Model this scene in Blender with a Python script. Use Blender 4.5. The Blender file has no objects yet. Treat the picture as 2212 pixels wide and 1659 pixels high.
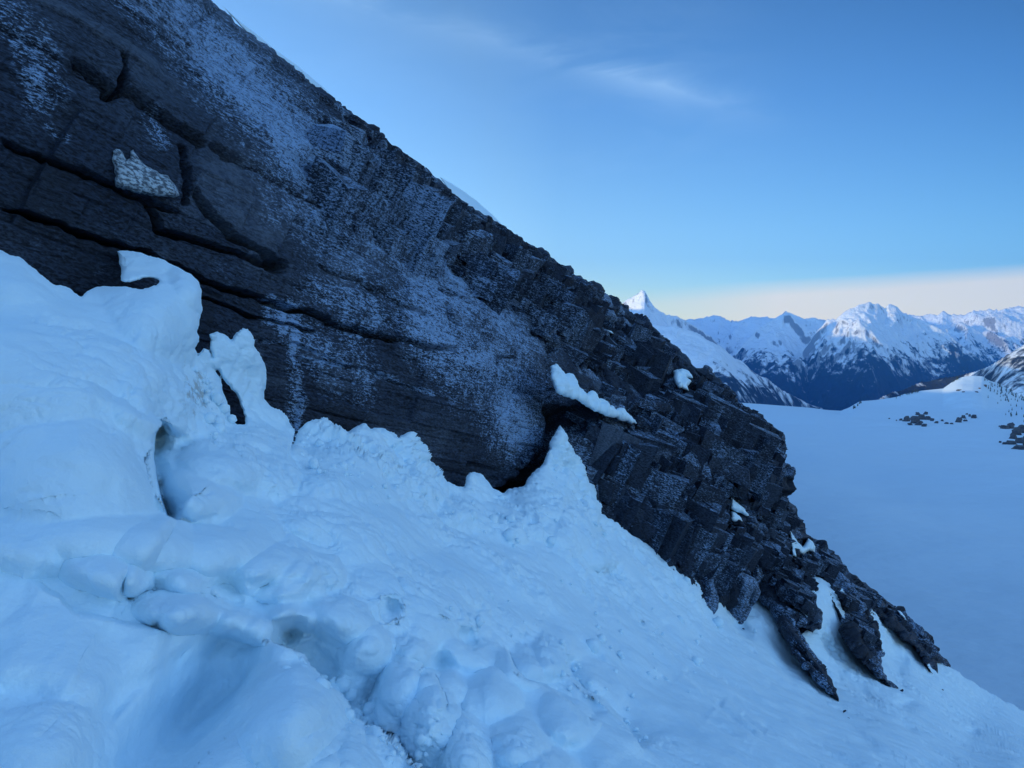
import bpy, math, random
import numpy as np

# ------------------------------------------------------------------ camera, sky, sun, exposure
R = math.radians
F = 1640.0                      # focal length in photo units (picture 2212 x 1659)
W2, H2 = 1106.0, 829.5
HORIZON = 720.0
PITCH = math.atan((H2 - HORIZON) / F)
SUN_EL, SUN_AZ = 5.5, -120.0     # degrees; azimuth from +Y, negative = left

scene = bpy.context.scene
scene.render.engine = 'CYCLES'
scene.render.resolution_x, scene.render.resolution_y = 1024, 768
scene.cycles.use_denoising = True
scene.cycles.max_bounces = 8
scene.cycles.diffuse_bounces = 5
scene.cycles.volume_bounces = 1
scene.view_settings.view_transform = 'Standard'
scene.view_settings.look = 'None'
scene.view_settings.exposure = 0.0
scene.view_settings.gamma = 1.0

cam_d = bpy.data.cameras.new('camera')
cam = bpy.data.objects.new('camera', cam_d)
scene.collection.objects.link(cam)
cam_d.sensor_fit = 'HORIZONTAL'
cam_d.angle = 2 * math.atan(W2 / F)
cam_d.clip_start = 0.05
cam_d.clip_end = 200000
cam.rotation_euler = (R(90) - PITCH, 0, 0)
scene.camera = cam

world = bpy.data.worlds.new('World')
scene.world = world
world.use_nodes = True
wn, wl = world.node_tree.nodes, world.node_tree.links
wn.clear()
w_out = wn.new('ShaderNodeOutputWorld')
w_bg = wn.new('ShaderNodeBackground')
w_bg.inputs[1].default_value = 0.15
sky = wn.new('ShaderNodeTexSky')
sky.sky_type = 'NISHITA'
sky.sun_disc = False
sky.sun_elevation = R(SUN_EL)
sky.sun_rotation = R(SUN_AZ)
sky.altitude = 2800
sky.air_density = 1.0
sky.dust_density = 0.4
sky.ozone_density = 2.0
def wmath(op, a, b=None, c=None, clamp=False):
    n = wn.new('ShaderNodeMath'); n.operation = op; n.use_clamp = clamp
    for i, x in enumerate((a, b, c)):
        if x is None: continue
        if isinstance(x, (int, float)): n.inputs[i].default_value = x
        else: wl.new(x, n.inputs[i])
    return n.outputs[0]
def wmix(fac, a, b, mode='MIX'):
    n = wn.new('ShaderNodeMix'); n.data_type = 'RGBA'; n.blend_type = mode
    for i, x in ((0, fac), (6, a), (7, b)):
        if isinstance(x, (int, float)): n.inputs[i].default_value = x
        elif isinstance(x, tuple): n.inputs[i].default_value = x
        else: wl.new(x, n.inputs[i])
    return n.outputs[2]
geo = wn.new('ShaderNodeNewGeometry')      # direction of the sky, not of the camera
tc = wn.new('ShaderNodeTexCoord')
sep = wn.new('ShaderNodeSeparateXYZ'); wl.new(tc.outputs['Generated'], sep.inputs[0])
dx, dy, dz = sep.outputs
SKY_TINT = (0.72, 0.97, 1.30, 1)
skyc = wmix(1.0, sky.outputs[0], SKY_TINT, 'MULTIPLY')
# brighter towards the sunset side and the horizon; an added, unseen bright lobe overhead and behind lights the snow
grade = wmath('MAXIMUM', wmath('SUBTRACT', wmath('SUBTRACT', 2.58, wmath('MULTIPLY', dx, 2.1)), wmath('MULTIPLY', dz, 2.1)), 0.7)
grade = wmath('ADD', grade, wmath('MULTIPLY', wmath('MAXIMUM', wmath('SUBTRACT', 0.06, dx), 0.0), 2.9))
grade = wmath('MULTIPLY', grade, wmath('SUBTRACT', 1.0, wmath('MULTIPLY', wmath('SUBTRACT', 1.0, wmath('DIVIDE', dz, 0.3, clamp=True)), 0.10)))
lowblue = wmath('SUBTRACT', 1.0, wmath('DIVIDE', dz, 0.28, clamp=True))
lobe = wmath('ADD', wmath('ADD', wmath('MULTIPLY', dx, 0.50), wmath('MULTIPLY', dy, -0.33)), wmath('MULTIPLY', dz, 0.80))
sky_fill = wmath('DIVIDE', wmath('SUBTRACT', lobe, 0.48), 0.40, clamp=True)
skyc = wmix(1.0, skyc, wmix(sky_fill, wmix(wmath('DIVIDE', wmath('SUBTRACT', grade, 0.9), 1.4, clamp=True), wmix(1.0, grade, (.88, 1, 1, 1), 'MULTIPLY'), wmix(1.0, grade, (1.20, .96, .75, 1), 'MULTIPLY')), (9.4, 6.5, 4.5, 1)), 'MULTIPLY')
skyc = wmix(1.0, skyc, wmix(lowblue, (1, 1, 1, 1), (1.16, 1.0, .76, 1)), 'MULTIPLY')
# high cirrus band: plane projection of the sky direction
den = wmath('ADD', wmath('MAXIMUM', dz, 0.0), 0.06)
px_, py_ = wmath('DIVIDE', dx, den), wmath('DIVIDE', dy, den)
cmb = wn.new('ShaderNodeCombineXYZ'); wl.new(px_, cmb.inputs[0]); wl.new(py_, cmb.inputs[1])
CIRRUS_HOOK = (px_, py_, cmb)
# elevation tangent and azimuth tangent
za = wmath('DIVIDE', dz, wmath('MAXIMUM', dy, 0.05))
xa = wmath('DIVIDE', dx, wmath('MAXIMUM', dy, 0.05))
# cirrus streak runs along a great-circle-like line  za = c0 - k*xa
mp = wn.new('ShaderNodeMapping'); wl.new(tc.outputs['Generated'], mp.inputs[0])
mp.inputs['Rotation'].default_value = (0, R(30), 0)
mp.inputs['Scale'].default_value = (3.0, 3.0, 11.0)
nz = wn.new('ShaderNodeTexNoise'); nz.inputs['Scale'].default_value = 1.6; nz.inputs['Detail'].default_value = 7
nz.inputs['Roughness'].default_value = 0.6; nz.inputs['Distortion'].default_value = 0.5
wl.new(mp.outputs[0], nz.inputs['Vector'])
line = wmath('SUBTRACT', wmath('SUBTRACT', 0.362, wmath('MULTIPLY', xa, 0.27)), za)   # 0 on the streak
ln = wmath('ADD', line, wmath('MULTIPLY', wmath('SUBTRACT', nz.outputs[0], 0.5), 0.09))
band = wmath('SUBTRACT', 1.0, wmath('DIVIDE', wmath('ABSOLUTE', ln), 0.045), clamp=True)
cir = wmath('MULTIPLY', wmath('MULTIPLY', band, band), wmath('MULTIPLY', wmath('SUBTRACT', nz.outputs[0], 0.33), 1.9, clamp=True))
wide = wmath('SUBTRACT', 1.0, wmath('DIVIDE', wmath('ABSOLUTE', line), 0.20), clamp=True)
cir2 = wmath('MULTIPLY', wide, wmath('MULTIPLY', wmath('SUBTRACT', nz.outputs[0], 0.45), 0.8, clamp=True))
lx_ = wmath('DIVIDE', wmath('SUBTRACT', xa, 0.19), 0.11)
along = wmath('ADD', wmath('MULTIPLY', wmath('EXPONENT', wmath('MULTIPLY', wmath('MULTIPLY', lx_, lx_), -1.0)), 0.75), wmath('MULTIPLY', wmath('DIVIDE', wmath('SUBTRACT', 0.36, xa), 0.2, clamp=True), 0.65))
ctot = wmath('MULTIPLY', wmath('MULTIPLY', wmath('ADD', cir, cir2), along), 0.42, clamp=True)
skyc = wmix(ctot, skyc, (4.2, 6.2, 8.0, 1))
# low bank of cirrostratus above the horizon, its upper edge rising to the right
edge = wmath('ADD', 0.047, wmath('MULTIPLY', xa, 0.068))
nb = wn.new('ShaderNodeTexNoise'); nb.inputs['Scale'].default_value = 5.0; nb.inputs['Detail'].default_value = 5
mp2 = wn.new('ShaderNodeMapping'); wl.new(tc.outputs['Generated'], mp2.inputs[0]); mp2.inputs['Scale'].default_value = (1, 1, 6)
wl.new(mp2.outputs[0], nb.inputs['Vector'])
eb = wmath('ADD', wmath('SUBTRACT', edge, za), wmath('MULTIPLY', wmath('SUBTRACT', nb.outputs[0], 0.5), 0.008))
bank = wmath('MULTIPLY', wmath('DIVIDE', eb, 0.022, clamp=True), 0.85)
side = wmath('MULTIPLY', wmath('SUBTRACT', xa, 0.10), 4.0, clamp=True)
front = wmath('GREATER_THAN', dy, 0.05)
bank = wmath('MULTIPLY', wmath('MULTIPLY', bank, side), front)
skyc = wmix(bank, skyc, (8.6, 7.8, 5.4, 1))
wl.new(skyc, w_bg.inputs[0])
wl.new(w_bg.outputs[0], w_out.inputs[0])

sun_d = bpy.data.lights.new('sun', 'SUN')
sun_d.energy = 5.0
sun_d.angle = R(0.5)
sun_d.color = (1.0, 0.77, 0.38)
sun = bpy.data.objects.new('sun', sun_d)
scene.collection.objects.link(sun)
sv = (math.sin(R(SUN_AZ)) * math.cos(R(SUN_EL)), math.cos(R(SUN_AZ)) * math.cos(R(SUN_EL)), math.sin(R(SUN_EL)))
from mathutils import Vector
sun.rotation_euler = Vector(sv).to_track_quat('Z', 'Y').to_euler()

# ------------------------------------------------------------------ numpy helpers
cp_, sp_ = math.cos(PITCH), math.sin(PITCH)
def rays(u, v):
    cx = (np.asarray(u, float) - W2) / F
    cz = -(np.asarray(v, float) - H2) / F
    return np.stack([cx, cp_ + cz * sp_, -sp_ + cz * cp_], -1)
def pts(u, v, t): return rays(u, v) * np.asarray(t, float)[..., None]

def _h(ix, iy, iz, s):
    u4 = np.uint32
    x = ix.astype(u4) * u4(374761393) + iy.astype(u4) * u4(668265263) + iz.astype(u4) * u4(2147483647) + u4((s * 1274126177) & 0xffffffff)
    x = (x ^ (x >> u4(13))) * u4(1274126177)
    x = (x ^ (x >> u4(16))) * u4(2246822519)
    x = x ^ (x >> u4(15))
    return (x & u4(0xffffff)).astype(np.float32) * np.float32(1 / 0xffffff)
def hash1(a, b=None, s=0):
    a = np.asarray(a).astype(np.int64); b = np.zeros_like(a) if b is None else np.asarray(b).astype(np.int64)
    return _h(a, b, np.zeros_like(a), s)
def vnoise(p, s=0):
    """value noise in [-1,1], p (...,3)"""
    f = np.floor(p); i = f.astype(np.int32); d = (p - f).astype(np.float32)
    d = d * d * d * (d * (d * 6 - 15) + 10)
    r = 0
    for a in (0, 1):
        wx = d[..., 0] if a else 1 - d[..., 0]
        for b in (0, 1):
            wy = d[..., 1] if b else 1 - d[..., 1]
            for c in (0, 1):
                wz = d[..., 2] if c else 1 - d[..., 2]
                r = r + wx * wy * wz * _h(i[..., 0] + a, i[..., 1] + b, i[..., 2] + c, s)
    return r * 2 - 1
ROT = np.array([[0.0, 0.8, 0.6], [-0.8, 0.36, -0.48], [-0.6, -0.48, 0.64]])
def fbm(p, o=4, s=0, g=0.5):
    r = 0; a = 1.0; t = 0; p = np.asarray(p) @ ROT + 11.3
    for k in range(o):
        r = r + a * vnoise(p, s + k); t += a; a *= g; p = (p @ ROT) * 2.03 + 7.1
    return r / t
def ridged(p, o=5, s=0, g=0.5):
    r = 0; a = 1.0; t = 0; w = 1.0; p = np.asarray(p) @ ROT + 5.7
    for k in range(o):
        n = 1 - np.abs(vnoise(p, s + k) * 1.35); n = np.clip(n, 0, 1) ** 2
        r = r + a * n * w; t += a; w = np.clip(n * 1.6, 0, 1); a *= g; p = (p @ ROT) * 2.1 + 3.3
    return r / t
def smooth(a, b, x):
    t = np.clip((x - a) / (b - a), 0, 1); return t * t * (3 - 2 * t)
def blur(d, n=1):
    for _ in range(n):
        for ax in (0, 1):
            q = d.copy(); a = np.moveaxis(d, ax, 0); b = np.moveaxis(q, ax, 0)
            b[1:-1] = .25 * a[:-2] + .5 * a[1:-1] + .25 * a[2:]; d = q
    return d
def tps(cp):
    """thin-plate spline through (u, v, value)"""
    c = np.array(cp, float); xy = c[:, :2] / 500.0; n = len(c)
    def ph(r2): return 0.5 * r2 * np.log(r2 + 1e-12)
    d2 = ((xy[:, None] - xy[None]) ** 2).sum(-1)
    A = np.zeros((n + 3, n + 3)); A[:n, :n] = ph(d2) + np.eye(n) * 1e-3
    A[:n, n] = 1; A[:n, n + 1:] = xy; A[n, :n] = 1; A[n + 1:, :n] = xy.T
    b = np.zeros(n + 3); b[:n] = c[:, 2]
    w = np.linalg.solve(A, b)
    def f(u, v):
        x, y = np.asarray(u, float) / 500.0, np.asarray(v, float) / 500.0
        r = w[n] + w[n + 1] * x + w[n + 2] * y
        for k in range(n): r = r + w[k] * ph((x - xy[k, 0]) ** 2 + (y - xy[k, 1]) ** 2)
        return r
    return f
def depth_field(cp):
    f = tps([(u, v, 1.0 / t) for u, v, t in cp])
    return lambda u, v: 1.0 / np.maximum(f(u, v), 0.012)

def roughen(poly, amp, step, seed=0):
    rng = np.random.RandomState(seed); out = []
    p = np.array(poly, float); n = len(p)
    for i in range(n):
        a, b = p[i], p[(i + 1) % n]; L = np.hypot(*(b - a)); k = max(1, int(L / step))
        nrm = np.array([-(b - a)[1], (b - a)[0]]) / max(L, 1e-6)
        for j in range(k):
            q = a + (b - a) * j / k
            if j: q = q + nrm * rng.uniform(-amp, amp) * min(1, L / (3 * amp + 1e-6))
            out.append(q)
    return np.array(out)
def chaikin(poly, n=1):
    p = np.array(poly, float)
    for _ in range(n):
        q = np.roll(p, -1, 0)
        p = np.stack([p * .75 + q * .25, p * .25 + q * .75], 1).reshape(-1, 2)
    return p
def sdf(poly, u, v):
    """signed distance (inside > 0) and nearest outline point"""
    p = np.asarray(poly, float); n = len(p)
    best = np.full(u.shape, 1e18); nu = np.zeros_like(best); nv = np.zeros_like(best); ins = np.zeros(u.shape, bool)
    for i in range(n):
        a, b = p[i], p[(i + 1) % n]; e = b - a; l2 = e @ e
        if l2 < 1e-12: continue
        k = np.clip(((u - a[0]) * e[0] + (v - a[1]) * e[1]) / l2, 0, 1)
        qx, qy = a[0] + k * e[0], a[1] + k * e[1]
        d = (u - qx) ** 2 + (v - qy) ** 2
        m = d < best
        best = np.where(m, d, best); nu = np.where(m, qx, nu); nv = np.where(m, qy, nv)
        if a[1] != b[1]:
            c = ((a[1] > v) != (b[1] > v)) & (u < (b[0] - a[0]) * (v - a[1]) / (b[1] - a[1]) + a[0])
            ins ^= c
    d = np.sqrt(best)
    return np.where(ins, d, -d), nu, nv
def sdf_grid(poly, us, vs, reach):
    """the same on a regular grid, exact only within reach of the outline"""
    p = np.asarray(poly, float); n = len(p); nv_, nu_ = len(vs), len(us)
    best = np.full((nv_, nu_), float(reach) ** 2); qu = np.tile(us, (nv_, 1)).astype(float); qv = np.tile(vs[:, None], (1, nu_)).astype(float); ins = np.zeros((nv_, nu_), bool)
    r = us[1] - us[0]
    for i in range(n):
        a, b = p[i], p[(i + 1) % n]; e = b - a; l2 = e @ e
        if l2 < 1e-12: continue
        j0, j1 = np.searchsorted(us, [min(a[0], b[0]) - reach, max(a[0], b[0]) + reach])
        i0, i1 = np.searchsorted(vs, [min(a[1], b[1]) - reach, max(a[1], b[1]) + reach])
        u, v = us[None, j0:j1], vs[i0:i1, None]
        k = np.clip(((u - a[0]) * e[0] + (v - a[1]) * e[1]) / l2, 0, 1)
        x, y = a[0] + k * e[0], a[1] + k * e[1]
        d = (u - x) ** 2 + (v - y) ** 2; s_ = (slice(i0, i1), slice(j0, j1)); m = d < best[s_]
        best[s_] = np.where(m, d, best[s_]); qu[s_] = np.where(m, x, qu[s_]); qv[s_] = np.where(m, y, qv[s_])
        i0, i1 = np.searchsorted(vs, sorted([a[1], b[1]]))
        for ii in range(i0, i1):
            xx = (b[0] - a[0]) * (vs[ii] - a[1]) / (b[1] - a[1]) + a[0]
            ins[ii, :np.searchsorted(us, xx)] ^= True
    d = np.sqrt(best)
    return np.where(ins, d, -d), qu, qv
def sdf_box(poly, u, v, pad=25.):
    """sdf evaluated only near a small polygon, -pad elsewhere"""
    p = np.asarray(poly, float); lo, hi = p.min(0) - pad, p.max(0) + pad
    m = (u > lo[0]) & (u < hi[0]) & (v > lo[1]) & (v < hi[1])
    out = np.full(u.shape, -pad); out[m] = sdf(p, u[m], v[m])[0]
    return out
def line_box(pl, u, v, pad):
    p = np.asarray(pl, float)[:, :2]; lo, hi = p.min(0) - pad, p.max(0) + pad
    m = (u > lo[0]) & (u < hi[0]) & (v > lo[1]) & (v < hi[1])
    return (m,) + line_d(p, u[m], v[m])
def line_d(pl, u, v):
    """signed side distance to an open polyline and the parameter 0..1 along it"""
    p = np.asarray(pl, float)[:, :2]; seg = np.hypot(*(p[1:] - p[:-1]).T); cum = np.r_[0, np.cumsum(seg)]
    best = np.full(u.shape, 1e18); s = np.zeros_like(best); par = np.zeros_like(best)
    for i in range(len(p) - 1):
        a, b = p[i], p[i + 1]; e = b - a; l2 = e @ e
        k = np.clip(((u - a[0]) * e[0] + (v - a[1]) * e[1]) / l2, 0, 1)
        dx_, dy_ = u - a[0] - k * e[0], v - a[1] - k * e[1]
        d = dx_ ** 2 + dy_ ** 2; m = d < best
        best = np.where(m, d, best)
        s = np.where(m, np.sign(e[0] * dy_ - e[1] * dx_), s)
        par = np.where(m, (cum[i] + k * seg[i]) / cum[-1], par)
    return np.sqrt(best), s, par

def tag(o, label=None, cat=None, group=None, kind=None):
    if label: o['label'] = label
    if cat: o['category'] = cat
    if group: o['group'] = group
    if kind: o['kind'] = kind
    return o
def mesh_obj(name, verts, faces, mat, attrs=None, parent=None, smooth_=True):
    """faces: (n,4) int array, -1 in column 3 for triangles"""
    faces = np.asarray(faces, np.int64)
    used = np.unique(faces[faces >= 0]); remap = np.full(len(verts), -1, np.int64); remap[used] = np.arange(len(used))
    verts = verts[used]; faces = np.where(faces >= 0, remap[faces], -1)
    me = bpy.data.meshes.new(name)
    tri = faces[:, 3] < 0
    cnt = np.where(tri, 3, 4)
    loops = faces.reshape(-1); loops = loops[loops >= 0]
    me.vertices.add(len(verts)); me.vertices.foreach_set('co', verts.astype(np.float32).ravel())
    me.loops.add(len(loops)); me.loops.foreach_set('vertex_index', loops.astype(np.int32))
    me.polygons.add(len(faces))
    me.polygons.foreach_set('loop_start', np.r_[0, np.cumsum(cnt)[:-1]].astype(np.int32))
    me.polygons.foreach_set('loop_total', cnt.astype(np.int32))
    me.update(calc_edges=True)
    me.polygons.foreach_set('use_smooth', np.full(len(faces), smooth_))
    for k, a in (attrs or {}).items():
        a = np.asarray(a)[used]
        if a.ndim == 2:
            at = me.attributes.new(k, 'FLOAT_VECTOR', 'POINT'); at.data.foreach_set('vector', a.astype(np.float32).ravel())
        else:
            at = me.attributes.new(k, 'FLOAT', 'POINT'); at.data.foreach_set('value', a.astype(np.float32))
    me.validate()
    me.materials.append(mat)
    o = bpy.data.objects.new(name, me)
    scene.collection.objects.link(o)
    if parent: o.parent = parent
    return o

def body(name, poly, mat, depth, res=2.5, R_edge=30, bulge=0.05, back=0.2, disp=None, attrs=None, holes=(), shade_smooth=True,
         origin=True, extra=None):
    """A solid body seen from the front: outline, front surface at depth(u,v) rounding off towards the outline, and a back."""
    poly = np.asarray(poly, float)
    lo, hi = poly.min(0) - 2 * res, poly.max(0) + 2 * res
    us = np.arange(lo[0], hi[0] + res, res); vs = np.arange(lo[1], hi[1] + res, res)
    U, V = np.meshgrid(us, vs)
    sd, nu, nv = sdf_grid(poly, us, vs, max(R_edge, 12) + 4)
    for h in holes:
        s2, hu, hv = sdf_grid(h, us, vs, max(R_edge, 12) + 4); s2 = -s2
        m = s2 < sd
        sd = np.where(m, s2, sd); nu = np.where(m, hu, nu); nv = np.where(m, hv, nv)
    inside = sd > 0.0
    cell = inside[:-1, :-1] | inside[1:, :-1] | inside[:-1, 1:] | inside[1:, 1:]
    U = np.where(inside, U, nu); V = np.where(inside, V, nv); sde = np.maximum(sd, 0)
    t0 = depth(U, V)
    x = np.clip(1 - sde / R_edge, 0, 1)
    prof = np.sqrt(np.clip(1 - x * x, 0, 1))
    t = t0 * (1 + bulge * (1 - prof))
    P = pts(U, V, t)
    base = P.copy()
    if disp is not None:
        dU = np.gradient(P, axis=1); dV = np.gradient(P, axis=0)
        N = np.cross(dV, dU); N /= np.linalg.norm(N, axis=-1, keepdims=True) + 1e-12
        s = np.sign((N * P).sum(-1, keepdims=True)); N = -N * s          # towards the viewer
        P = disp(U, V, P, N, sde)
        bound = ~inside
        P = np.where(bound[..., None], base, P)
    nI, nJ = U.shape
    idx = np.arange(nI * nJ).reshape(nI, nJ)
    f = np.stack([idx[:-1, :-1], idx[1:, :-1], idx[1:, 1:], idx[:-1, 1:]], -1)[cell]
    PB = pts(U, V, t0 * (1 + bulge + back * prof))
    idb = np.where(inside, idx + nI * nJ, idx)
    fb = np.stack([idb[:-1, :-1], idb[:-1, 1:], idb[1:, 1:], idb[1:, :-1]], -1)[cell]
    verts = np.concatenate([P.reshape(-1, 3), PB.reshape(-1, 3)])
    at = {}
    if attrs:
        for k, a in attrs(U, V, base, P).items():
            a = a.reshape(-1, a.shape[-1]) if a.ndim == 3 else a.reshape(-1)
            at[k] = np.concatenate([a, a])
    faces_all = np.concatenate([f, fb])
    if extra is not None:
        ev, ef, ea = extra
        faces_all = np.concatenate([faces_all, ef + len(verts)]); verts = np.concatenate([verts, ev])
        for k in at: at[k] = np.concatenate([at[k], ea[k]])
    off = np.zeros(3)
    if origin:
        fv = verts[np.unique(f)]; off = np.array([fv[:, 0].mean(), fv[:, 1].mean(), fv[:, 2].min()])
    o = mesh_obj(name, verts - off, faces_all, mat, at, smooth_=shade_smooth)
    o.location = off
    return o

# ------------------------------------------------------------------ materials
class NT:
    def __init__(s, name):
        s.m = bpy.data.materials.new(name); s.m.use_nodes = True
        s.n, s.l = s.m.node_tree.nodes, s.m.node_tree.links
        s.p = s.n['Principled BSDF']
    def set(s, node, k, x):
        i = node.inputs[k]
        if hasattr(x, 'links') or isinstance(x, bpy.types.NodeSocket): s.l.new(x, i)
        else: i.default_value = x
    def node(s, t, out=0, props=None, **kw):
        n = s.n.new(t)
        for k, x in (props or {}).items(): setattr(n, k, x)
        for k, x in kw.items(): s.set(n, k.replace('_', ' '), x)
        return n.outputs[out]
    def math(s, op, a, b=0.0, c=0.0, clamp=False):
        n = s.n.new('ShaderNodeMath'); n.operation = op; n.use_clamp = clamp
        for i, x in enumerate((a, b, c)): s.set(n, i, x)
        return n.outputs[0]
    def mix(s, f, a, b):
        n = s.n.new('ShaderNodeMix'); n.data_type = 'RGBA'
        s.set(n, 0, f); s.set(n, 6, a); s.set(n, 7, b); return n.outputs[2]
    def noise(s, vec, scale, detail=4, rough=0.5, dist=0.0):
        n = s.n.new('ShaderNodeTexNoise'); s.set(n, 'Vector', vec)
        s.set(n, 'Scale', scale); s.set(n, 'Detail', detail); s.set(n, 'Roughness', rough); s.set(n, 'Distortion', dist)
        return n.outputs[0]
    def vor(s, vec, scale, feature='F1', out=0, rnd=1.0):
        n = s.n.new('ShaderNodeTexVoronoi'); n.feature = feature; s.set(n, 'Vector', vec); s.set(n, 'Scale', scale)
        s.set(n, 'Randomness', rnd)
        return n.outputs[out]
    def map(s, vec, scale=(1, 1, 1), rot=(0, 0, 0)):
        n = s.n.new('ShaderNodeMapping'); s.set(n, 'Vector', vec); s.set(n, 'Scale', scale); s.set(n, 'Rotation', rot); return n.outputs[0]
    def ramp(s, x, a, b):
        n = s.n.new('ShaderNodeMapRange'); n.interpolation_type = 'SMOOTHSTEP'
        s.set(n, 0, x); s.set(n, 1, a); s.set(n, 2, b); return n.outputs[0]
    def attr(s, name, out='Fac'):
        n = s.n.new('ShaderNodeAttribute'); n.attribute_name = name; return n.outputs[out]
    def pos(s): return s.n.new('ShaderNodeTexCoord').outputs['Object']
    def bump(s, h, strength, dist, normal=None):
        n = s.n.new('ShaderNodeBump'); s.set(n, 'Strength', strength); s.set(n, 'Distance', dist); s.set(n, 'Height', h)
        if normal is not None: s.l.new(normal, n.inputs['Normal'])
        return n.outputs[0]

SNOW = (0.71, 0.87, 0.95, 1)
def snow_mat(name, fine=1.0, dirt=False):
    m = NT(name); p = m.pos()
    h1 = m.noise(p, 9 / fine, 5, 0.55)
    h2 = m.noise(p, 70 / fine, 3, 0.6)
    n1 = m.bump(h1, 0.09, 0.05 * fine)
    h3 = m.noise(p, 26 / fine, 4, 0.65)
    n2 = m.bump(h2, 0.5, 0.005 * fine, m.bump(h3, 0.42, 0.018 * fine, n1))
    m.set(m.p, 'Normal', n2)
    col = m.mix(m.ramp(m.noise(p, 2.2 / fine, 3), 0.35, 0.7), SNOW, (0.67, 0.85, 0.95, 1))
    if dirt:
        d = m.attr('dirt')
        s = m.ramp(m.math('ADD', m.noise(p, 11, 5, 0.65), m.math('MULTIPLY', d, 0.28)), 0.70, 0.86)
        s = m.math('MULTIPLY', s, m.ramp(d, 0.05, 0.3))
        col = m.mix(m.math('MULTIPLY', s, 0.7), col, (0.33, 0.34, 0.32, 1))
    m.set(m.p, 'Base Color', col)
    m.set(m.p, 'Roughness', 0.75)
    m.set(m.p, 'Specular IOR Level', 0.25)
    return m.m
M_SNOW = snow_mat('old_snow', 1.0, True)
M_SNOWP = snow_mat('ledge_snow', 1.0)

def rock_mat(name, near=1.0):
    m = NT(name)
    bed = m.attr('bed', 'Vector'); fr = m.attr('frost'); blk = m.attr('tone')
    stretch = m.map(bed, (1.0, 1.0, 2.6))
    big = m.noise(bed, 1.1, 4, 0.55)
    fine = m.noise(stretch, 24, 6, 0.62, 0.35)
    grain = m.noise(stretch, 60, 4, 0.7, 0.2)
    streak = m.noise(m.map(bed, (7, 7, 0.9)), 1.3, 5, 0.6)           # runs down the wall
    lam = m.noise(m.map(bed, (1.4, 1.4, 17)), 2.2, 4, 0.65)
    c = m.mix(m.ramp(fine, 0.35, 0.65), (0.005, 0.007, 0.013, 1), (0.034, 0.050, 0.085, 1))
    c = m.mix(m.ramp(big, 0.40, 0.70), c, m.mix(m.ramp(fine, 0.35, 0.65), (0.007, 0.010, 0.017, 1), (0.055, 0.075, 0.115, 1)))
    c = m.mix(m.math('MULTIPLY', m.ramp(blk, 0.55, 1.0), 0.75), c, m.mix(m.ramp(m.math('ADD', m.math('MULTIPLY', fine, .6), m.math('MULTIPLY', streak, .4)), 0.38, 0.62), (0.040, 0.055, 0.085, 1), (0.115, 0.145, 0.195, 1)))
    c = m.mix(m.math('MULTIPLY', m.ramp(blk, 0.45, 0.0), 0.55), c, (0.018, 0.022, 0.032, 1))
    # rime: pale grains caught on the rough face
    f = m.math('ADD', m.math('MULTIPLY', fr, 0.40), m.math('MULTIPLY', m.math('SUBTRACT', fine, 0.5), 2.4))
    f = m.math('ADD', f, m.math('MULTIPLY', m.math('SUBTRACT', grain, 0.5), 1.8))
    f = m.math('ADD', f, m.math('MULTIPLY', m.math('SUBTRACT', streak, 0.5), 0.9))
    f = m.math('ADD', f, m.math('MULTIPLY', m.math('SUBTRACT', lam, 0.5), 1.0))
    f = m.math('MULTIPLY', m.ramp(f, 0.12, 0.66), m.ramp(fr, 0.02, 0.25))
    c = m.mix(m.math('MULTIPLY', f, 0.85), c, (0.30, 0.46, 0.70, 1))
    m.set(m.p, 'Base Color', c)
    m.set(m.p, 'Roughness', m.node('ShaderNodeMapRange', Value=fine, From_Min=0.3, From_Max=0.7, To_Min=0.42, To_Max=0.75))
    m.set(m.p, 'Specular IOR Level', m.math('ADD', 0.2, m.math('MULTIPLY', f, 0.3)))
    n = m.bump(m.noise(bed, 5, 6, 0.6), 0.5, 0.06 * near)
    n = m.bump(lam, 0.7, 0.03 * near, n)
    n = m.bump(fine, 0.9, 0.022 * near, n)
    n = m.bump(grain, 0.5, 0.008 * near, n)
    m.set(m.p, 'Normal', n)
    return m.m
M_ROCK = rock_mat('dark_banded_limestone')
M_ROCKF = rock_mat('dark_broken_limestone', 1.6)

# ------------------------------------------------------------------ bedding frame
BM = np.array([0.467, -0.009, 1.0]); BM /= np.linalg.norm(BM)      # normal of the bedding planes
BD = np.array([0.332, 1.0, -0.146]); BD -= BM * (BD @ BM); BD /= np.linalg.norm(BD)
BE = np.cross(BM, BD)
def bedco(P): return np.stack([P @ BD, P @ BE, P @ BM], -1)

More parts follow.
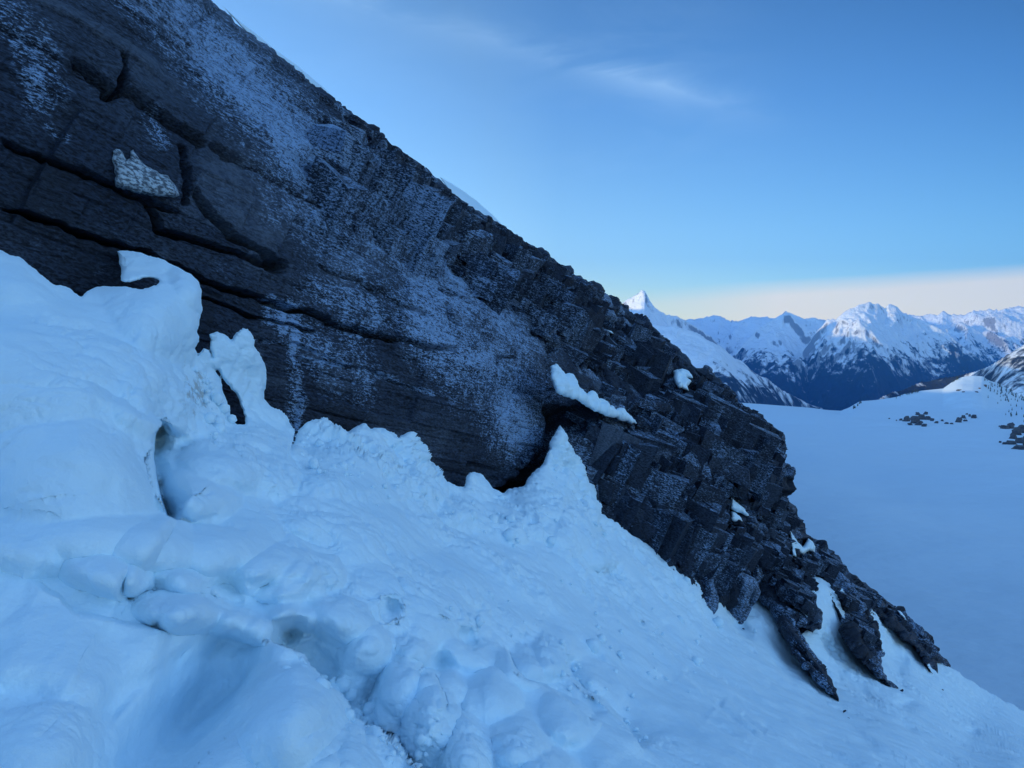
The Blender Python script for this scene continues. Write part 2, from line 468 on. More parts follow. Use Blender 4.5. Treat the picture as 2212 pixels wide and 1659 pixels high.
# ------------------------------------------------------------------ the cliff
sky_line = [(-160, -420), (150, -260), (330, -110), (400, -45), (455, 0), (486, 24), (520, 59), (569, 94), (621, 135), (635, 142), (659, 170), (715, 208), (726, 219), (788, 264),
 (837, 302), (896, 347), (931, 372), (958, 396), (993, 431), (1035, 455), (1087, 488), (1139, 524), (1160, 538), (1181, 544), (1190, 556),
 (1213, 573), (1236, 591), (1258, 609), (1278, 622), (1297, 637), (1320, 650), (1335, 661), (1370, 683), (1397, 703), (1414, 708), (1434, 728), (1457, 745),
 (1481, 765), (1494, 787), (1504, 795), (1524, 793), (1533, 799), (1543, 809), (1558, 827), (1583, 849), (1595, 869), (1618, 879), (1649, 896), (1650, 903), (1673, 924),
 (1688, 933), (1697, 948), (1697, 990), (1699, 1031), (1698, 1042), (1704, 1083), (1723, 1101), (1724, 1116), (1739, 1131), (1741, 1153),
 (1758, 1163), (1775, 1172), (1800, 1190), (1816, 1206), (1834, 1235), (1856, 1250), (1875, 1265), (1900, 1285), (1923, 1302), (1949, 1321), (1966, 1340), (1979, 1352), (1984, 1354), (1990, 1356), (1994, 1365), (2007, 1380),
 (2020, 1399), (2039, 1421), (2054, 1437), (2053, 1442), (2036, 1432), (2018, 1428), (2026, 1447), (2024, 1462), (2010, 1452), (2001, 1436), (1979, 1399), (1946, 1377), (1930, 1360), (1920, 1354), (1897, 1332), (1879, 1321),
 (1886, 1350), (1895, 1377), (1901, 1406), (1908, 1443), (1916, 1469), (1942, 1487), (1923, 1484), (1908, 1469), (1875, 1443), (1849, 1414), (1830, 1388), (1821, 1369), (1819, 1339), (1801, 1302), (1790, 1284), (1765, 1265),
 (1763, 1302), (1778, 1324), (1776, 1345), (1771, 1358), (1756, 1365), (1740, 1357), (1719, 1347), (1715, 1354), (1734, 1373), (1749, 1399), (1775, 1429), (1793, 1462), (1808, 1488), (1812, 1516), (1784, 1488),
 (1756, 1462), (1726, 1429), (1704, 1388), (1684, 1362), (1689, 1356), (1663, 1310), (1648, 1295), (1618, 1269), (1578, 1248), (1566, 1252), (1581, 1272), (1590, 1300), (1592, 1332), (1555, 1298),
 (1500, 1330), (1400, 1290), (1250, 1220), (1050, 1150), (800, 1080), (500, 1000), (-160, 820)]
cliff_poly = roughen(sky_line, 3.2, 7, 3)

cliff_q = depth_field([(-160, 700, 5.2), (-160, 200, 5.3), (-160, -300, 7.2), (0, 500, 5.6), (0, 0, 6.2), (300, 600, 6.4), (300, 300, 6.5), (300, 0, 7.6),
 (500, 900, 7.2), (640, 920, 7.9), (640, 600, 7.8), (640, 330, 8.8), (560, 100, 10.5), (960, 1060, 9.8), (960, 800, 9.8), (940, 600, 10.8), (930, 400, 14.5),
 (1140, 1060, 11.5), (1160, 850, 12.2), (1180, 700, 14.0), (1190, 580, 18.0), (1290, 1110, 12.9), (1400, 1180, 13.2), (1390, 1000, 14.0), (1400, 880, 15.5), (1330, 680, 21.0), (1430, 770, 20.0),
 (1550, 1290, 14.2), (1550, 1100, 15.0), (1550, 960, 16.5), (1560, 850, 19.5), (1640, 910, 20.0), (1690, 1000, 18.5), (1690, 1120, 17.5), (1690, 1300, 14.8),
 (1740, 1160, 20.0), (1810, 1510, 11.6), (1750, 1400, 13.2), (1770, 1300, 15.2), (1840, 1250, 20.0), (1920, 1480, 14.6), (1860, 1370, 16.2), (1960, 1350, 21.0), (2050, 1440, 22.0), (2000, 1430, 18.5)])

# where the wall is blocky, how far out it steps (all in the photo's own units, read once into the surface)
block_amp = tps([(0, 0, .02), (0, 500, .015), (300, 300, .02), (500, 60, .15), (300, 600, .02), (640, 600, .02), (640, 250, .06), (760, 300, .30), (900, 420, .32), (860, 620, .05), (900, 900, .0),
 (1000, 700, .06), (1100, 560, .35), (1150, 700, .14), (1150, 900, .03), (1050, 1020, .0), (1250, 700, .4), (1350, 780, .4), (1300, 950, .42), (1400, 1050, .55), (1550, 950, .5), (1550, 1150, .5), (1690, 1000, .42),
 (1690, 1200, .5), (1560, 850, .45), (1800, 1300, .5), (1850, 1400, .5), (2000, 1400, .4), (1300, 1150, .5), (1480, 1250, .5)])

cracks = [  # (points, half width px, depth m, step of the lower side in m)
 ([(150, 125), (174, 139), (215, 170), (243, 194), (268, 192), (302, 208), (380, 258), (458, 302)], 4.5, .30, .06),
 ([(458, 302), (540, 350), (625, 396), (700, 440), (768, 479), (850, 520)], 2.0, .12, .03),
 ([(262, 118), (266, 150), (268, 190)], 8, .35, .0),
 ([(225, 195), (245, 200), (268, 192)], 9, .22, .0),
 ([(408, 300), (412, 350), (408, 400), (412, 440)], 11, .55, .0),
 ([(425, 400), (440, 430), (475, 470), (515, 505), (560, 528), (610, 555), (642, 566)], 5.5, .40, .08),
 ([(300, 425), (325, 430), (345, 460), (361, 492), (400, 505), (470, 525), (530, 540), (640, 580)], 5, .30, .05),
 ([(0, 298), (60, 322), (104, 340), (180, 375), (245, 400), (300, 425), (400, 455)], 3.0, .18, .05),
 ([(0, 446), (90, 470), (173, 500), (260, 528), (333, 545), (400, 580), (460, 608), (530, 632), (628, 652), (713, 684), (800, 715), (900, 740), (1000, 752)], 4.5, .26, .05),
 ([(433, 640), (500, 660), (560, 683), (640, 700), (700, 715)], 3.0, .16, .03),
 ([(560, 735), (650, 745), (760, 790), (860, 815)], 1.6, .05, .01),
 ([(640, 770), (720, 785), (830, 812), (930, 850)], 1.6, .05, .01),
 ([(700, 560), (780, 600), (850, 640), (930, 680)], 2.2, .12, .03),
 ([(840, 300), (850, 330), (862, 360)], 10, .5, .0),
 ([(862, 375), (900, 400), (935, 430), (990, 470), (1040, 520)], 9, .45, .0),
 ([(780, 370), (820, 400), (840, 420)], 4, .2, .0),
 ([(725, 415), (745, 450), (760, 470)], 2, .12, .0),
 ([(1072, 795), (1074, 770), (1120, 775)], 2.0, .10, .0),
 ([(1045, 950), (1120, 840), (1190, 870)], 1.5, .04, .0),
 ([(965, 655), (970, 690), (990, 700)], 3, .16, .0), ([(1024, 565), (1022, 610)], 2.2, .12, 0), ([(960, 600), (975, 625)], 2.4, .12, 0), ([(960, 615), (1060, 660)], 1.6, .08, 0),
 ([(1180, 705), (1190, 740), (1195, 760)], 9, .5, 0),
 ([(412, 88), (417, 96)], 5, .2, 0),
]
corner_curve = [(1225, 880), (1218, 920), (1200, 965), (1165, 1015), (1120, 1050), (1085, 1072), (1050, 1078)]
ledge_line = [(1180, 862), (1221, 872), (1280, 893), (1330, 905), (1385, 928), (1440, 945), (1520, 968), (1620, 1000), (1700, 1020)]

def blocks(P, th, w, seed, warp=.05):
    """per-block offset in [-1,1], distance to the nearest joint (m)"""
    q = bedco(P) + warp * np.stack([fbm(P * 1.1, 3, seed + 50), fbm(P * 1.1 + 9, 3, seed + 60), fbm(P * 1.3 + 4, 3, seed + 70)], -1)
    L = q[..., 2] / th; L = L + .28 * np.sin(L * 2.1 + seed) + .15 * np.sin(L * 5.3)
    k = np.floor(L); fl = L - k
    J = (q[..., 0] * .62 + q[..., 1] * -.78) / w; J = J * (0.7 + .7 * hash1(k, s=seed)) + hash1(k, s=seed + 1) * 9
    J = J + .25 * np.sin(J * 1.7 + k)
    j = np.floor(J); fj = J - j
    a = hash1(k, j, seed + 2) * 2 - 1
    tj = (hash1(k, j, seed + 3) * 2 - 1) * (fj - .5); tl = (hash1(k, j, seed + 4) - .5) * (fl - .5) * .7
    dj = np.minimum(np.minimum(fj, 1 - fj) * w, np.minimum(fl, 1 - fl) * th)
    return a + .9 * tj + .6 * tl, dj, hash1(k, j, seed + 5), hash1(k, s=seed + 6) * 2 - 1

def cliff_fields(U, V, P):
    A = np.clip(block_amp(U, V), 0, .6)
    return A
def cliff_disp(U, V, P, N, sde):
    A = cliff_fields(U, V, P)
    b1, d1, _, l1 = blocks(P, .72, 1.05, 11)
    b2, d2, _, l2 = blocks(P, .25, .48, 23)
    b3, d3, _, l3 = blocks(P, .07, .20, 37, .03)
    qq = bedco(P + .05 * fbm(P * 1.1, 3, 61)[..., None]); L1 = qq[..., 2] / .72; L1 = L1 + .28 * np.sin(L1 * 2.1 + 11) + .15 * np.sin(L1 * 5.3); f1 = L1 - np.floor(L1)
    FL = .10 + .5 * np.exp(-((U - 1430) / 110) ** 2 - ((V - 800) / 70) ** 2) + .3 * np.exp(-((U - 1650) / 60) ** 2 - ((V - 1080) / 90) ** 2)
    JJ = qq[..., 0] * .62 - qq[..., 1] * .78
    flu = fbm(np.stack([JJ * 3.6, qq[..., 2] * .55, JJ * 0], -1), 4, 611, .6)
    d = A * (.36 * b1 + .20 * l1 + .25 * b2 + .05 * b3 + .05 * l2 + .42 * (.5 - f1) + FL * flu)
    d -= np.minimum(A, .3) * .30 * np.exp(-d1 / .03) + np.minimum(A, .3) * .12 * np.exp(-d2 / .015)
    smoothw = np.clip(1 - A / .12, 0, 1)
    # long low slabs on the smooth wall
    q = bedco(P); L = q[..., 2] / .42 + .3 * fbm(P * .5, 2, 5); k = np.floor(L); fl = L - k
    L2 = q[..., 2] / .13 + .35 * fbm(P * .9, 3, 6); k2 = np.floor(L2); g2 = L2 - k2
    d += smoothw * (.014 * (hash1(k2, s=93) * 2 - 1) - .012 * np.exp(-np.minimum(g2, 1 - g2) * .13 / .008) + .05 * b1 * smooth(-.2, .3, fbm(P * .6, 2, 66)) + .012 * b2)
    d += smoothw * (.045 * (hash1(k, s=91) * 2 - 1) - .02 * np.exp(-np.minimum(fl, 1 - fl) * .42 / .02))
    d += .10 * fbm(P * .7, 3, 2) * (1 - .4 * smoothw)
    st = q * np.array([9., 9., 22.])
    d += smoothw * (.012 * fbm(st, 3, 77) + .02 * ridged(q * np.array([2.2, 2.2, 5.]), 4, 81))
    d += (1 - smoothw) * .03 * fbm(q * np.array([9, 9, 16.]), 3, 71)
    # cracks and dark steps
    jit = 5.0 * vnoise(np.stack([U / 26, V / 26, U * 0], -1), 7); wj = vnoise(np.stack([U / 35, V / 35, U * 0 + 3], -1), 9)
    wj2 = fbm(np.stack([U / 9, V / 9, U * 0 + 3], -1), 3, 19)
    for pl, hw, dep, stp in cracks:
        m, dist, s, par = line_box(pl, U, V, 150)
        wv = hw * .62 * (1 + .8 * wj[m])
        e = dist * s + jit[m] + wj2[m] * 2; e = np.where(e > 0, e * .6, -e * 1.3)
        tap = smooth(0, .06, par) * smooth(1, .94, par)
        d[m] -= dep * tap * (1 - smooth(wv * .4, wv * 1.1 + 2.0, e)) * (1 + .5 * wj2[m])
        if stp: d[m] -= np.where(s > 0, stp * tap * np.exp(-dist / 60), 0)
    # buttress right of the corner stands forward; above the ledge the wall is set back
    poly = [(1225, 870), (1385, 928), (1520, 968), (1720, 1025), (1760, 1160), (1760, 1420), (1500, 1400), (1290, 1160), (1240, 1010)]
    sb = sdf_box(poly, U, V)
    d += 0.55 * smooth(-4, 6, sb) * smooth(1800, 1500, U)
    sc = sdf_box([(1185, 880), (1232, 890), (1226, 935), (1250, 1010), (1262, 1100), (1060, 1130), (1040, 1066), (1085, 1058), (1130, 1030), (1165, 990), (1192, 940)], U, V)
    d -= 1.6 * smooth(-8, 16, sc)
    # niche with the black shadow beside the big block
    sn = sdf_box([(1405, 850), (1418, 836), (1440, 838), (1425, 880), (1415, 925), (1390, 918), (1384, 890)], U, V)
    d -= 1.3 * smooth(-3, 7, sn)
    for hole in ([(1750, 1240), (1765, 1290), (1775, 1330), (1755, 1350), (1735, 1300), (1722, 1250)], [(1380, 1120), (1420, 1110), (1440, 1150), (1410, 1170), (1380, 1160)],
                 [(1000, 490), (1045, 520), (1070, 575), (1020, 545)], [(1255, 760), (1285, 770), (1290, 800), (1262, 795)]):
        sn = sdf_box(hole, U, V); d -= .5 * smooth(-4, 8, sn)
    fade = smooth(0, 9, sde); wq = .65 * smooth(.08, .2, A); d = blur(d, 1) * (1 - wq) + d * wq
    return P + N * (d * (.25 + .75 * fade))[..., None]

tone_spots = [(1320, 690, 26, .9), (1430, 820, 30, .55), (1145, 590, 22, .8), (990, 700, 20, .6), (1780, 1330, 22, .9), (1740, 1300, 24, .6), (1110, 800, 18, -.6), (640, 190, 16, .8), (1500, 990, 16, .5),
 (600, 440, 120, .75), (760, 590, 60, .7), (520, 360, 60, .6), (720, 800, 80, .5), (350, 130, 110, .5), (90, 90, 90, .5), (720, 490, 30, -.6), (820, 560, 50, .4), (100, 420, 90, -.6), (200, 620, 80, -.5), (500, 620, 80, -.4)]
def cliff_attr(U, V, P, PD):
    A = np.clip(block_amp(U, V), 0, .6)
    fr = np.zeros_like(U)
    for pl, w, a in frost_lines:
        m, dist, s, par = line_box(pl, U, V, 2.6 * w); fr[m] = np.maximum(fr[m], a * np.exp(-(dist / w) ** 2) * np.minimum(1, 1.3 - par * .3))
    n = fbm(np.stack([U / 70, V / 110, U * 0], -1), 4, 15)
    fr = np.clip(fr * (1.05 + 1.0 * n) + .12 * np.clip(n + .1, 0, 1) + .02, 0, 1.3)
    b1, d1, h1, _ = blocks(P, .72, 1.05, 11); b2, d2, h2, _ = blocks(P, .25, .48, 23)
    tone = .5 + np.clip(A / .3, 0.4, 1) * ((h1 - .5) * .8 + (h2 - .5) * .9)
    for x, y, r, a in tone_spots: tone = tone + .5 * a * np.exp(-((U - x) ** 2 + (V - y) ** 2) / r ** 2)
    w = smooth(.08, .25, A)
    en = np.clip(fbm(np.stack([U / 40, V / 40, U * 0], -1), 3, 515) * 1.6 + .3, 0, 1)
    fr = fr * (1 - w) + w * (fr * .5 + .75 * (h2 > .72) * hash1((h1 * 1e5).astype(int), s=4) + .8 * en * np.exp(-d2 / .010) + .3 * en * np.exp(-d1 / .03))
    return {'bed': bedco(PD), 'frost': fr, 'tone': np.clip(tone, 0, 1)}
frost_lines = [([(300, -40), (430, 90), (560, 220), (640, 320), (760, 400), (860, 520), (920, 600), (1000, 640)], 62, 1.15),
 ([(840, 520), (900, 640), (960, 730), (1060, 820), (1110, 930)], 60, .95), ([(1010, 640), (1150, 730)], 55, .8), ([(640, 430), (720, 480), (800, 560)], 55, .55),
 ([(650, 660), (655, 700), (645, 790), (640, 900)], 13, .9), ([(600, 648), (598, 692)], 11, 1.2), ([(630, 662), (626, 712)], 15, 1.1), ([(816, 652), (820, 700)], 16, 1.0), ([(765, 625), (760, 680)], 12, .8), ([(690, 740), (720, 820)], 40, .35), ([(655, 800), (648, 880), (630, 940)], 9, 1.0), ([(780, 700), (790, 800), (785, 850)], 28, .7),
 ([(560, 735), (650, 745), (760, 790), (860, 815)], 5, .8), ([(640, 770), (720, 785), (830, 812), (930, 850)], 5, .8), ([(700, 620), (760, 640), (840, 690)], 26, .6),
 ([(0, 10), (60, 80), (90, 190)], 40, .45), ([(110, 270), (140, 300)], 9, .7), ([(330, 250), (360, 300)], 18, .5), ([(1060, 760), (1190, 860), (1190, 900)], 45, .55),
 ([(1340, 900), (1345, 960)], 8, .8), ([(1388, 940), (1384, 1000), (1375, 1060)], 9, .9), ([(1470, 880), (1460, 930)], 12, .8), ([(1490, 1020), (1500, 1060)], 20, .4),
 ([(600, 40), (800, 240), (1000, 420)], 30, .25)]
def frost_at(U, V):
    fr = np.zeros_like(U)
    for pl, w, a in frost_lines:
        m, dist, s_, par = line_box(pl, U, V, 2.6 * w); fr[m] = np.maximum(fr[m], a * np.exp(-(dist / w) ** 2) * np.minimum(1, 1.3 - par * .3))
    return fr
def sdf_grid_lookup(poly, u, v, r=2.0):
    us, vs = np.arange(560, 2200, r), np.arange(60, 1640, r)
    g = sdf_grid(np.array(poly, float), us, vs, 30)[0]
    return g[np.clip(((v - 60) / r).round().astype(int), 0, len(vs) - 1), np.clip(((u - 560) / r).round().astype(int), 0, len(us) - 1)]
LEDGE_SNOW = [[(1189, 791), (1210, 795), (1230, 809), (1256, 839), (1290, 857), (1312, 876), (1345, 890), (1381, 916), (1333, 903), (1300, 894), (1246, 864), (1201, 849)],
 [(1454, 801), (1474, 796), (1494, 809), (1494, 824), (1488, 845), (1464, 837), (1470, 818)], [(1579, 1073), (1602, 1093), (1625, 1118), (1597, 1108), (1611, 1131), (1578, 1124)],
 [(1706, 1143), (1717, 1162), (1734, 1182), (1746, 1162), (1762, 1180), (1760, 1194), (1736, 1198), (1721, 1205), (1711, 1201)], [(1309, 711), (1320, 714), (1325, 721)]]
BUTTRESS = [(1225, 870), (1385, 928), (1520, 968), (1720, 1025), (1760, 1160), (1760, 1420), (1500, 1400), (1290, 1160), (1240, 1010)]
def cliff_blocks():
    """angular blocks bedded in the broken part of the cliff, edges along the bedding and the joints"""
    rg = np.random.RandomState(77)
    ca, sa = math.cos(.12), math.sin(.12)
    A1 = BD * ca + BE * sa; A2 = -BD * sa + BE * ca
    N0 = np.array([.62, -.78, .05]); TH = .34
    V, Fc, FR, TN = [], [], [], []
    n = 0
    for scale, count in ((1.5, 520), (1.0, 1300), (.5, 1900)):
        u = rg.uniform(700, 2060, count * 7); v = rg.uniform(200, 1520, count * 7)
        A = block_amp(u, v); sd = sdf(np.array(sky_line, float), u, v)[0]
        pr = np.clip((A - .10) / .3, 0, 1)
        hidden = (v > np.interp(u, [1180, 1210, 1300, 1400, 1540, 1600], [900, 930, 1110, 1190, 1270, 1330]) + 25) & (u < 1560)
        sw = sdf_box([(1185, 780), (1230, 795), (1270, 835), (1330, 870), (1390, 918), (1330, 912), (1240, 872), (1190, 850)], u, v, 20)
        swb = np.maximum(sdf_box([(1440, 780), (1505, 785), (1505, 850), (1460, 855)], u, v, 16), sdf_box([(1395, 850), (1440, 832), (1420, 930), (1384, 900)], u, v, 12))
        swc = np.maximum(sdf_box([(1576, 1070), (1628, 1118), (1612, 1134), (1576, 1128)], u, v, 12), sdf_box([(1703, 1141), (1765, 1175), (1735, 1205), (1708, 1205)], u, v, 12))
        swd = sdf_box([(1180, 880), (1232, 890), (1226, 935), (1250, 1010), (1262, 1100), (1060, 1130), (1040, 1066), (1085, 1058)], u, v, 12)
        ok = (rg.rand(len(u)) < pr) & ((sd > 30) | (u > 800)) & (sd > 9 * (.6 + scale)) & ~hidden & (sw < -14) & (swb < -9) & (swc < -1) & (swd < -2)
        u, v, A, sd = u[ok][:count], v[ok][:count], A[ok][:count], sd[ok][:count]
        t = cliff_q(u, v); P = pts(u, v, t)
        Pu, Pv = pts(u + 3, v, cliff_q(u + 3, v)) - P, pts(u, v + 3, cliff_q(u, v + 3)) - P
        NN = np.cross(Pv, Pu); NN /= np.linalg.norm(NN, axis=1, keepdims=True); NN *= -np.sign((NN * P).sum(1, keepdims=True))
        FRU = frost_at(u, v)
        fwd = .55 * smooth(-4, 6, sdf_box(BUTTRESS, u, v)) * smooth(1800, 1500, u)
        P = P + NN * fwd[:, None]
        for i in range(len(u)):
            p = P[i]
            k = np.floor((p @ BM) / TH + .5)
            up = scale if scale < 1 else 1.0
            h = TH * (1.0 if scale > .6 else rg.choice([.5, .33])) * rg.uniform(.93, .99)
            if scale >= 1: h *= rg.choice([1, 1, 2, 3] if scale == 1 else [1, 2, 3, 4])
            lim = max(.08, sd[i] * t[i] / F * .5)
            w = min(rg.uniform(.18, .8) ** 1.2 * scale, lim * 2); dp = min(rg.uniform(.25, .6) * scale, lim * 2); h = min(h, lim * 2.2)
            c = p + BM * ((k + .0) * TH - p @ BM + (0 if scale > .6 else rg.uniform(-.5, .5) * TH))
            c = c + N0 * (-.5 * dp + rg.uniform(.02, .20) * scale * min(1, A[i] / .35))
            rot = rg.normal(0, .22); e1 = A1 * math.cos(rot) + A2 * math.sin(rot); e2 = -A1 * math.sin(rot) + A2 * math.cos(rot); e3 = BM + rg.normal(0, .03, 3)
            tw = rg.uniform(-.45, .45, (2, 2)); corners = []
            for z in (-1, 1):
                for y in (-1, 1):
                    for x in (-1, 1):
                        jx, jy, jz = rg.uniform(-.16, .16, 3)
                        corners.append(c + e1 * (x * .5 + jx + tw[0, 0] * y * .5) * dp + e2 * (y * .5 + jy) * w + e3 * (z * .5 + jz * .8) * h)
            fr = .05 + .40 * rg.rand() ** 4 + rg.uniform(.3, 1.0) * FRU[i]; tn = np.clip(.5 + rg.normal(0, .17), 0, 1)
            for q, (a, b, c_, d) in enumerate(((0, 1, 3, 2), (4, 6, 7, 5), (0, 4, 5, 1), (2, 3, 7, 6), (0, 2, 6, 4), (1, 5, 7, 3))):
                V += [corners[a], corners[b], corners[c_], corners[d]]; Fc.append((n, n + 1, n + 2, n + 3)); n += 4
                top = q == 1
                FR += [fr + (.34 if top else 0)] * 4; TN += [tn] * 4
    V = np.array(V); q = V @ np.array([[1, 0, 0], [0, cp_, -sp_], [0, sp_, cp_]]).T     # x, depth, up in the view
    uu, vv = W2 + F * q[:, 0] / q[:, 1], H2 - F * q[:, 2] / q[:, 1]
    over = sdf_grid_lookup(sky_line, uu, vv).reshape(-1, 24).min(1) < -3.0
    U24, V24 = uu.reshape(-1, 24), vv.reshape(-1, 24)
    bx0, bx1, by0, by1 = U24.min(1), U24.max(1), V24.min(1), V24.max(1)
    for pg in LEDGE_SNOW:
        g_ = np.array(pg, float); gu, gv = g_.mean(0) * .2 + g_ * .8, None
        for a_, b_ in np.concatenate([gu, g_.mean(0)[None], (g_ + np.roll(g_, -1, 0)) / 2 * .85 + g_.mean(0) * .15]):
            over |= (bx0 < a_) & (bx1 > a_) & (by0 < b_) & (by1 > b_)
    keepb = np.repeat(~over, 6); Fc = np.array(Fc, np.int64)[keepb]
    return V, np.array(Fc, np.int64), {'bed': bedco(V), 'frost': np.array(FR), 'tone': np.array(TN)}
cliff = body('rock_cliff', cliff_poly, M_ROCK, cliff_q, res=1.9, R_edge=12, bulge=.02, back=.25, disp=cliff_disp, attrs=cliff_attr, origin=False, shade_smooth=False, extra=cliff_blocks())
tag(cliff, kind='structure')

# ------------------------------------------------------------------ near snow slope with the moat rim
snow_q = depth_field([(-200, 1750, 1.75), (0, 1659, 2.0), (500, 1659, 2.4), (1106, 1659, 3.3), (1600, 1659, 5.0), (1900, 1659, 7.5), (2212, 1659, 12), (2400, 1750, 12), (600, 1300, 3.5), (0, 1200, 2.9), (-200, 1200, 2.7),
 (0, 800, 4.0), (0, 545, 5.2), (200, 640, 5.4), (400, 600, 5.9), (300, 800, 4.7), (425, 760, 5.8), (500, 900, 6.0), (560, 760, 6.5), (630, 930, 6.9), (600, 1000, 5.6), (800, 930, 7.6), (950, 1020, 8.6), (1030, 1030, 9.2),
 (1090, 1065, 9.7), (1210, 925, 11.6), (1150, 1015, 10.6), (1285, 1060, 11.9), (1200, 1150, 9.2), (1400, 1180, 12.4), (1530, 1245, 13.6), (1560, 1330, 13.2), (1100, 1300, 6.2), (1500, 1450, 8.6), (1300, 1300, 8.4),
 (1640, 1340, 14.0), (1700, 1440, 12.7), (1812, 1520, 11.6), (1740, 1350, 14.6), (1850, 1430, 15.4), (1925, 1490, 14.7), (1765, 1260, 16.6), (1880, 1320, 19.0), (1960, 1400, 19.5), (2055, 1445, 22), (2212, 1540, 24), (2100, 1600, 14), (2350, 1640, 24),
 (1650, 1240, 17)])
M_top = [(-200, 470), (-60, 520), (0, 540), (50, 560), (98, 600), (118, 615), (150, 622), (176, 641), (188, 629), (205, 621), (228, 618), (255, 619), (281, 621), (302, 625), (317, 623), (328, 619), (333, 616), (337, 618), (346, 609), (342, 604), (330, 600), (314, 600), (297, 605), (281, 610), (268, 609), (261, 605), (262, 585), (257, 566), (253, 543), (275, 541), (310, 548), (345, 558), (385, 577), (415, 594), (430, 610), (435, 640),
 (437, 668), (431, 690), (425, 715), (430, 738), (420, 752), (428, 768), (440, 752), (452, 756), (458, 772), (454, 745), (452, 722), (470, 716), (485, 722), (500, 735), (510, 718), (523, 711), (535, 710), (543, 720), (549, 748), (566, 775), (575, 805), (574, 835),
 (570, 862), (585, 878), (604, 886), (622, 902), (637, 928), (634, 948), (628, 968), (640, 940), (650, 930), (665, 922), (700, 917), (722, 921), (742, 928), (752, 933), (765, 924), (780, 916), (789, 914), (800, 926), (812, 924), (832, 926), (848, 936), (858, 950), (880, 945), (897, 968), (920, 985),
 (942, 1006), (955, 1035), (985, 1050), (1003, 1052), (1009, 1030), (1022, 1021), (1038, 1024), (1052, 1038), (1066, 1056), (1088, 1066), (1098, 1056), (1118, 1054), (1132, 1050), (1140, 1034), (1152, 1020), (1168, 1008), (1180, 985), (1190, 960), (1203, 930), (1210, 918), (1216, 926), (1232, 965), (1258, 1008), (1270, 1040),
 (1284, 1050), (1288, 1080), (1299, 1092), (1297, 1110), (1331, 1132), (1369, 1159), (1408, 1180), (1438, 1192), (1470, 1210), (1482, 1202), (1509, 1222), (1527, 1243), (1540, 1258), (1570, 1236), (1650, 1238), (1765, 1246), (1820, 1270), (1879, 1300), (1940, 1360), (2000, 1400), (2035, 1434), (2060, 1446), (2113, 1481), (2160, 1508), (2212, 1536), (2420, 1650),
 (2420, 1860), (-200, 1860)]
M_poly = roughen(roughen(M_top, 2.6, 11, 18), 1.1, 4, 8)
gap_hole = roughen([(459, 793), (472, 800), (486, 824), (505, 845), (516, 862), (522, 880), (530, 900), (531, 916), (512, 917), (502, 905), (494, 880), (483, 850), (478, 820)], 1.5, 6, 4)

# raised or sunk edges: points, near side = right of travel (screen), near lift, far drop, widths px
lips = [
 ([(352, 905), (337, 935), (331, 985), (338, 1030), (350, 1080), (362, 1112), (385, 1126)], .03, .11, 240, 34),   # crack under the big bank
 ([(560, 1378), (605, 1400), (650, 1420), (685, 1465), (700, 1495), (730, 1505), (760, 1545), (790, 1570), (815, 1578), (850, 1600), (870, 1630), (905, 1659), (960, 1760), (1000, 1850)], .05, .075, 200, 110),
 ([(60, 1255), (130, 1290), (160, 1322), (260, 1345), (370, 1370)], .012, .010, 120, 60),
 ([(1090, 1390), (1105, 1440), (1130, 1470), (1160, 1480), (1200, 1500), (1245, 1545), (1285, 1580)], .012, .03, 60, 40),
 ([(1225, 1410), (1235, 1460), (1260, 1490), (1300, 1510), (1350, 1560), (1385, 1625)], .016, .038, 60, 44),
 ([(885, 1445), (905, 1470), (930, 1465), (952, 1500), (960, 1540)], .01, .02, 60, 34),
 ([(1470, 1450), (1520, 1500), (1560, 1530)], .006, .012, 30, 18), ([(1540, 1520), (1590, 1560), (1630, 1590)], .005, .011, 24, 10), ([(1600, 1540), (1650, 1590)], .004, .010, 20, 9),
]
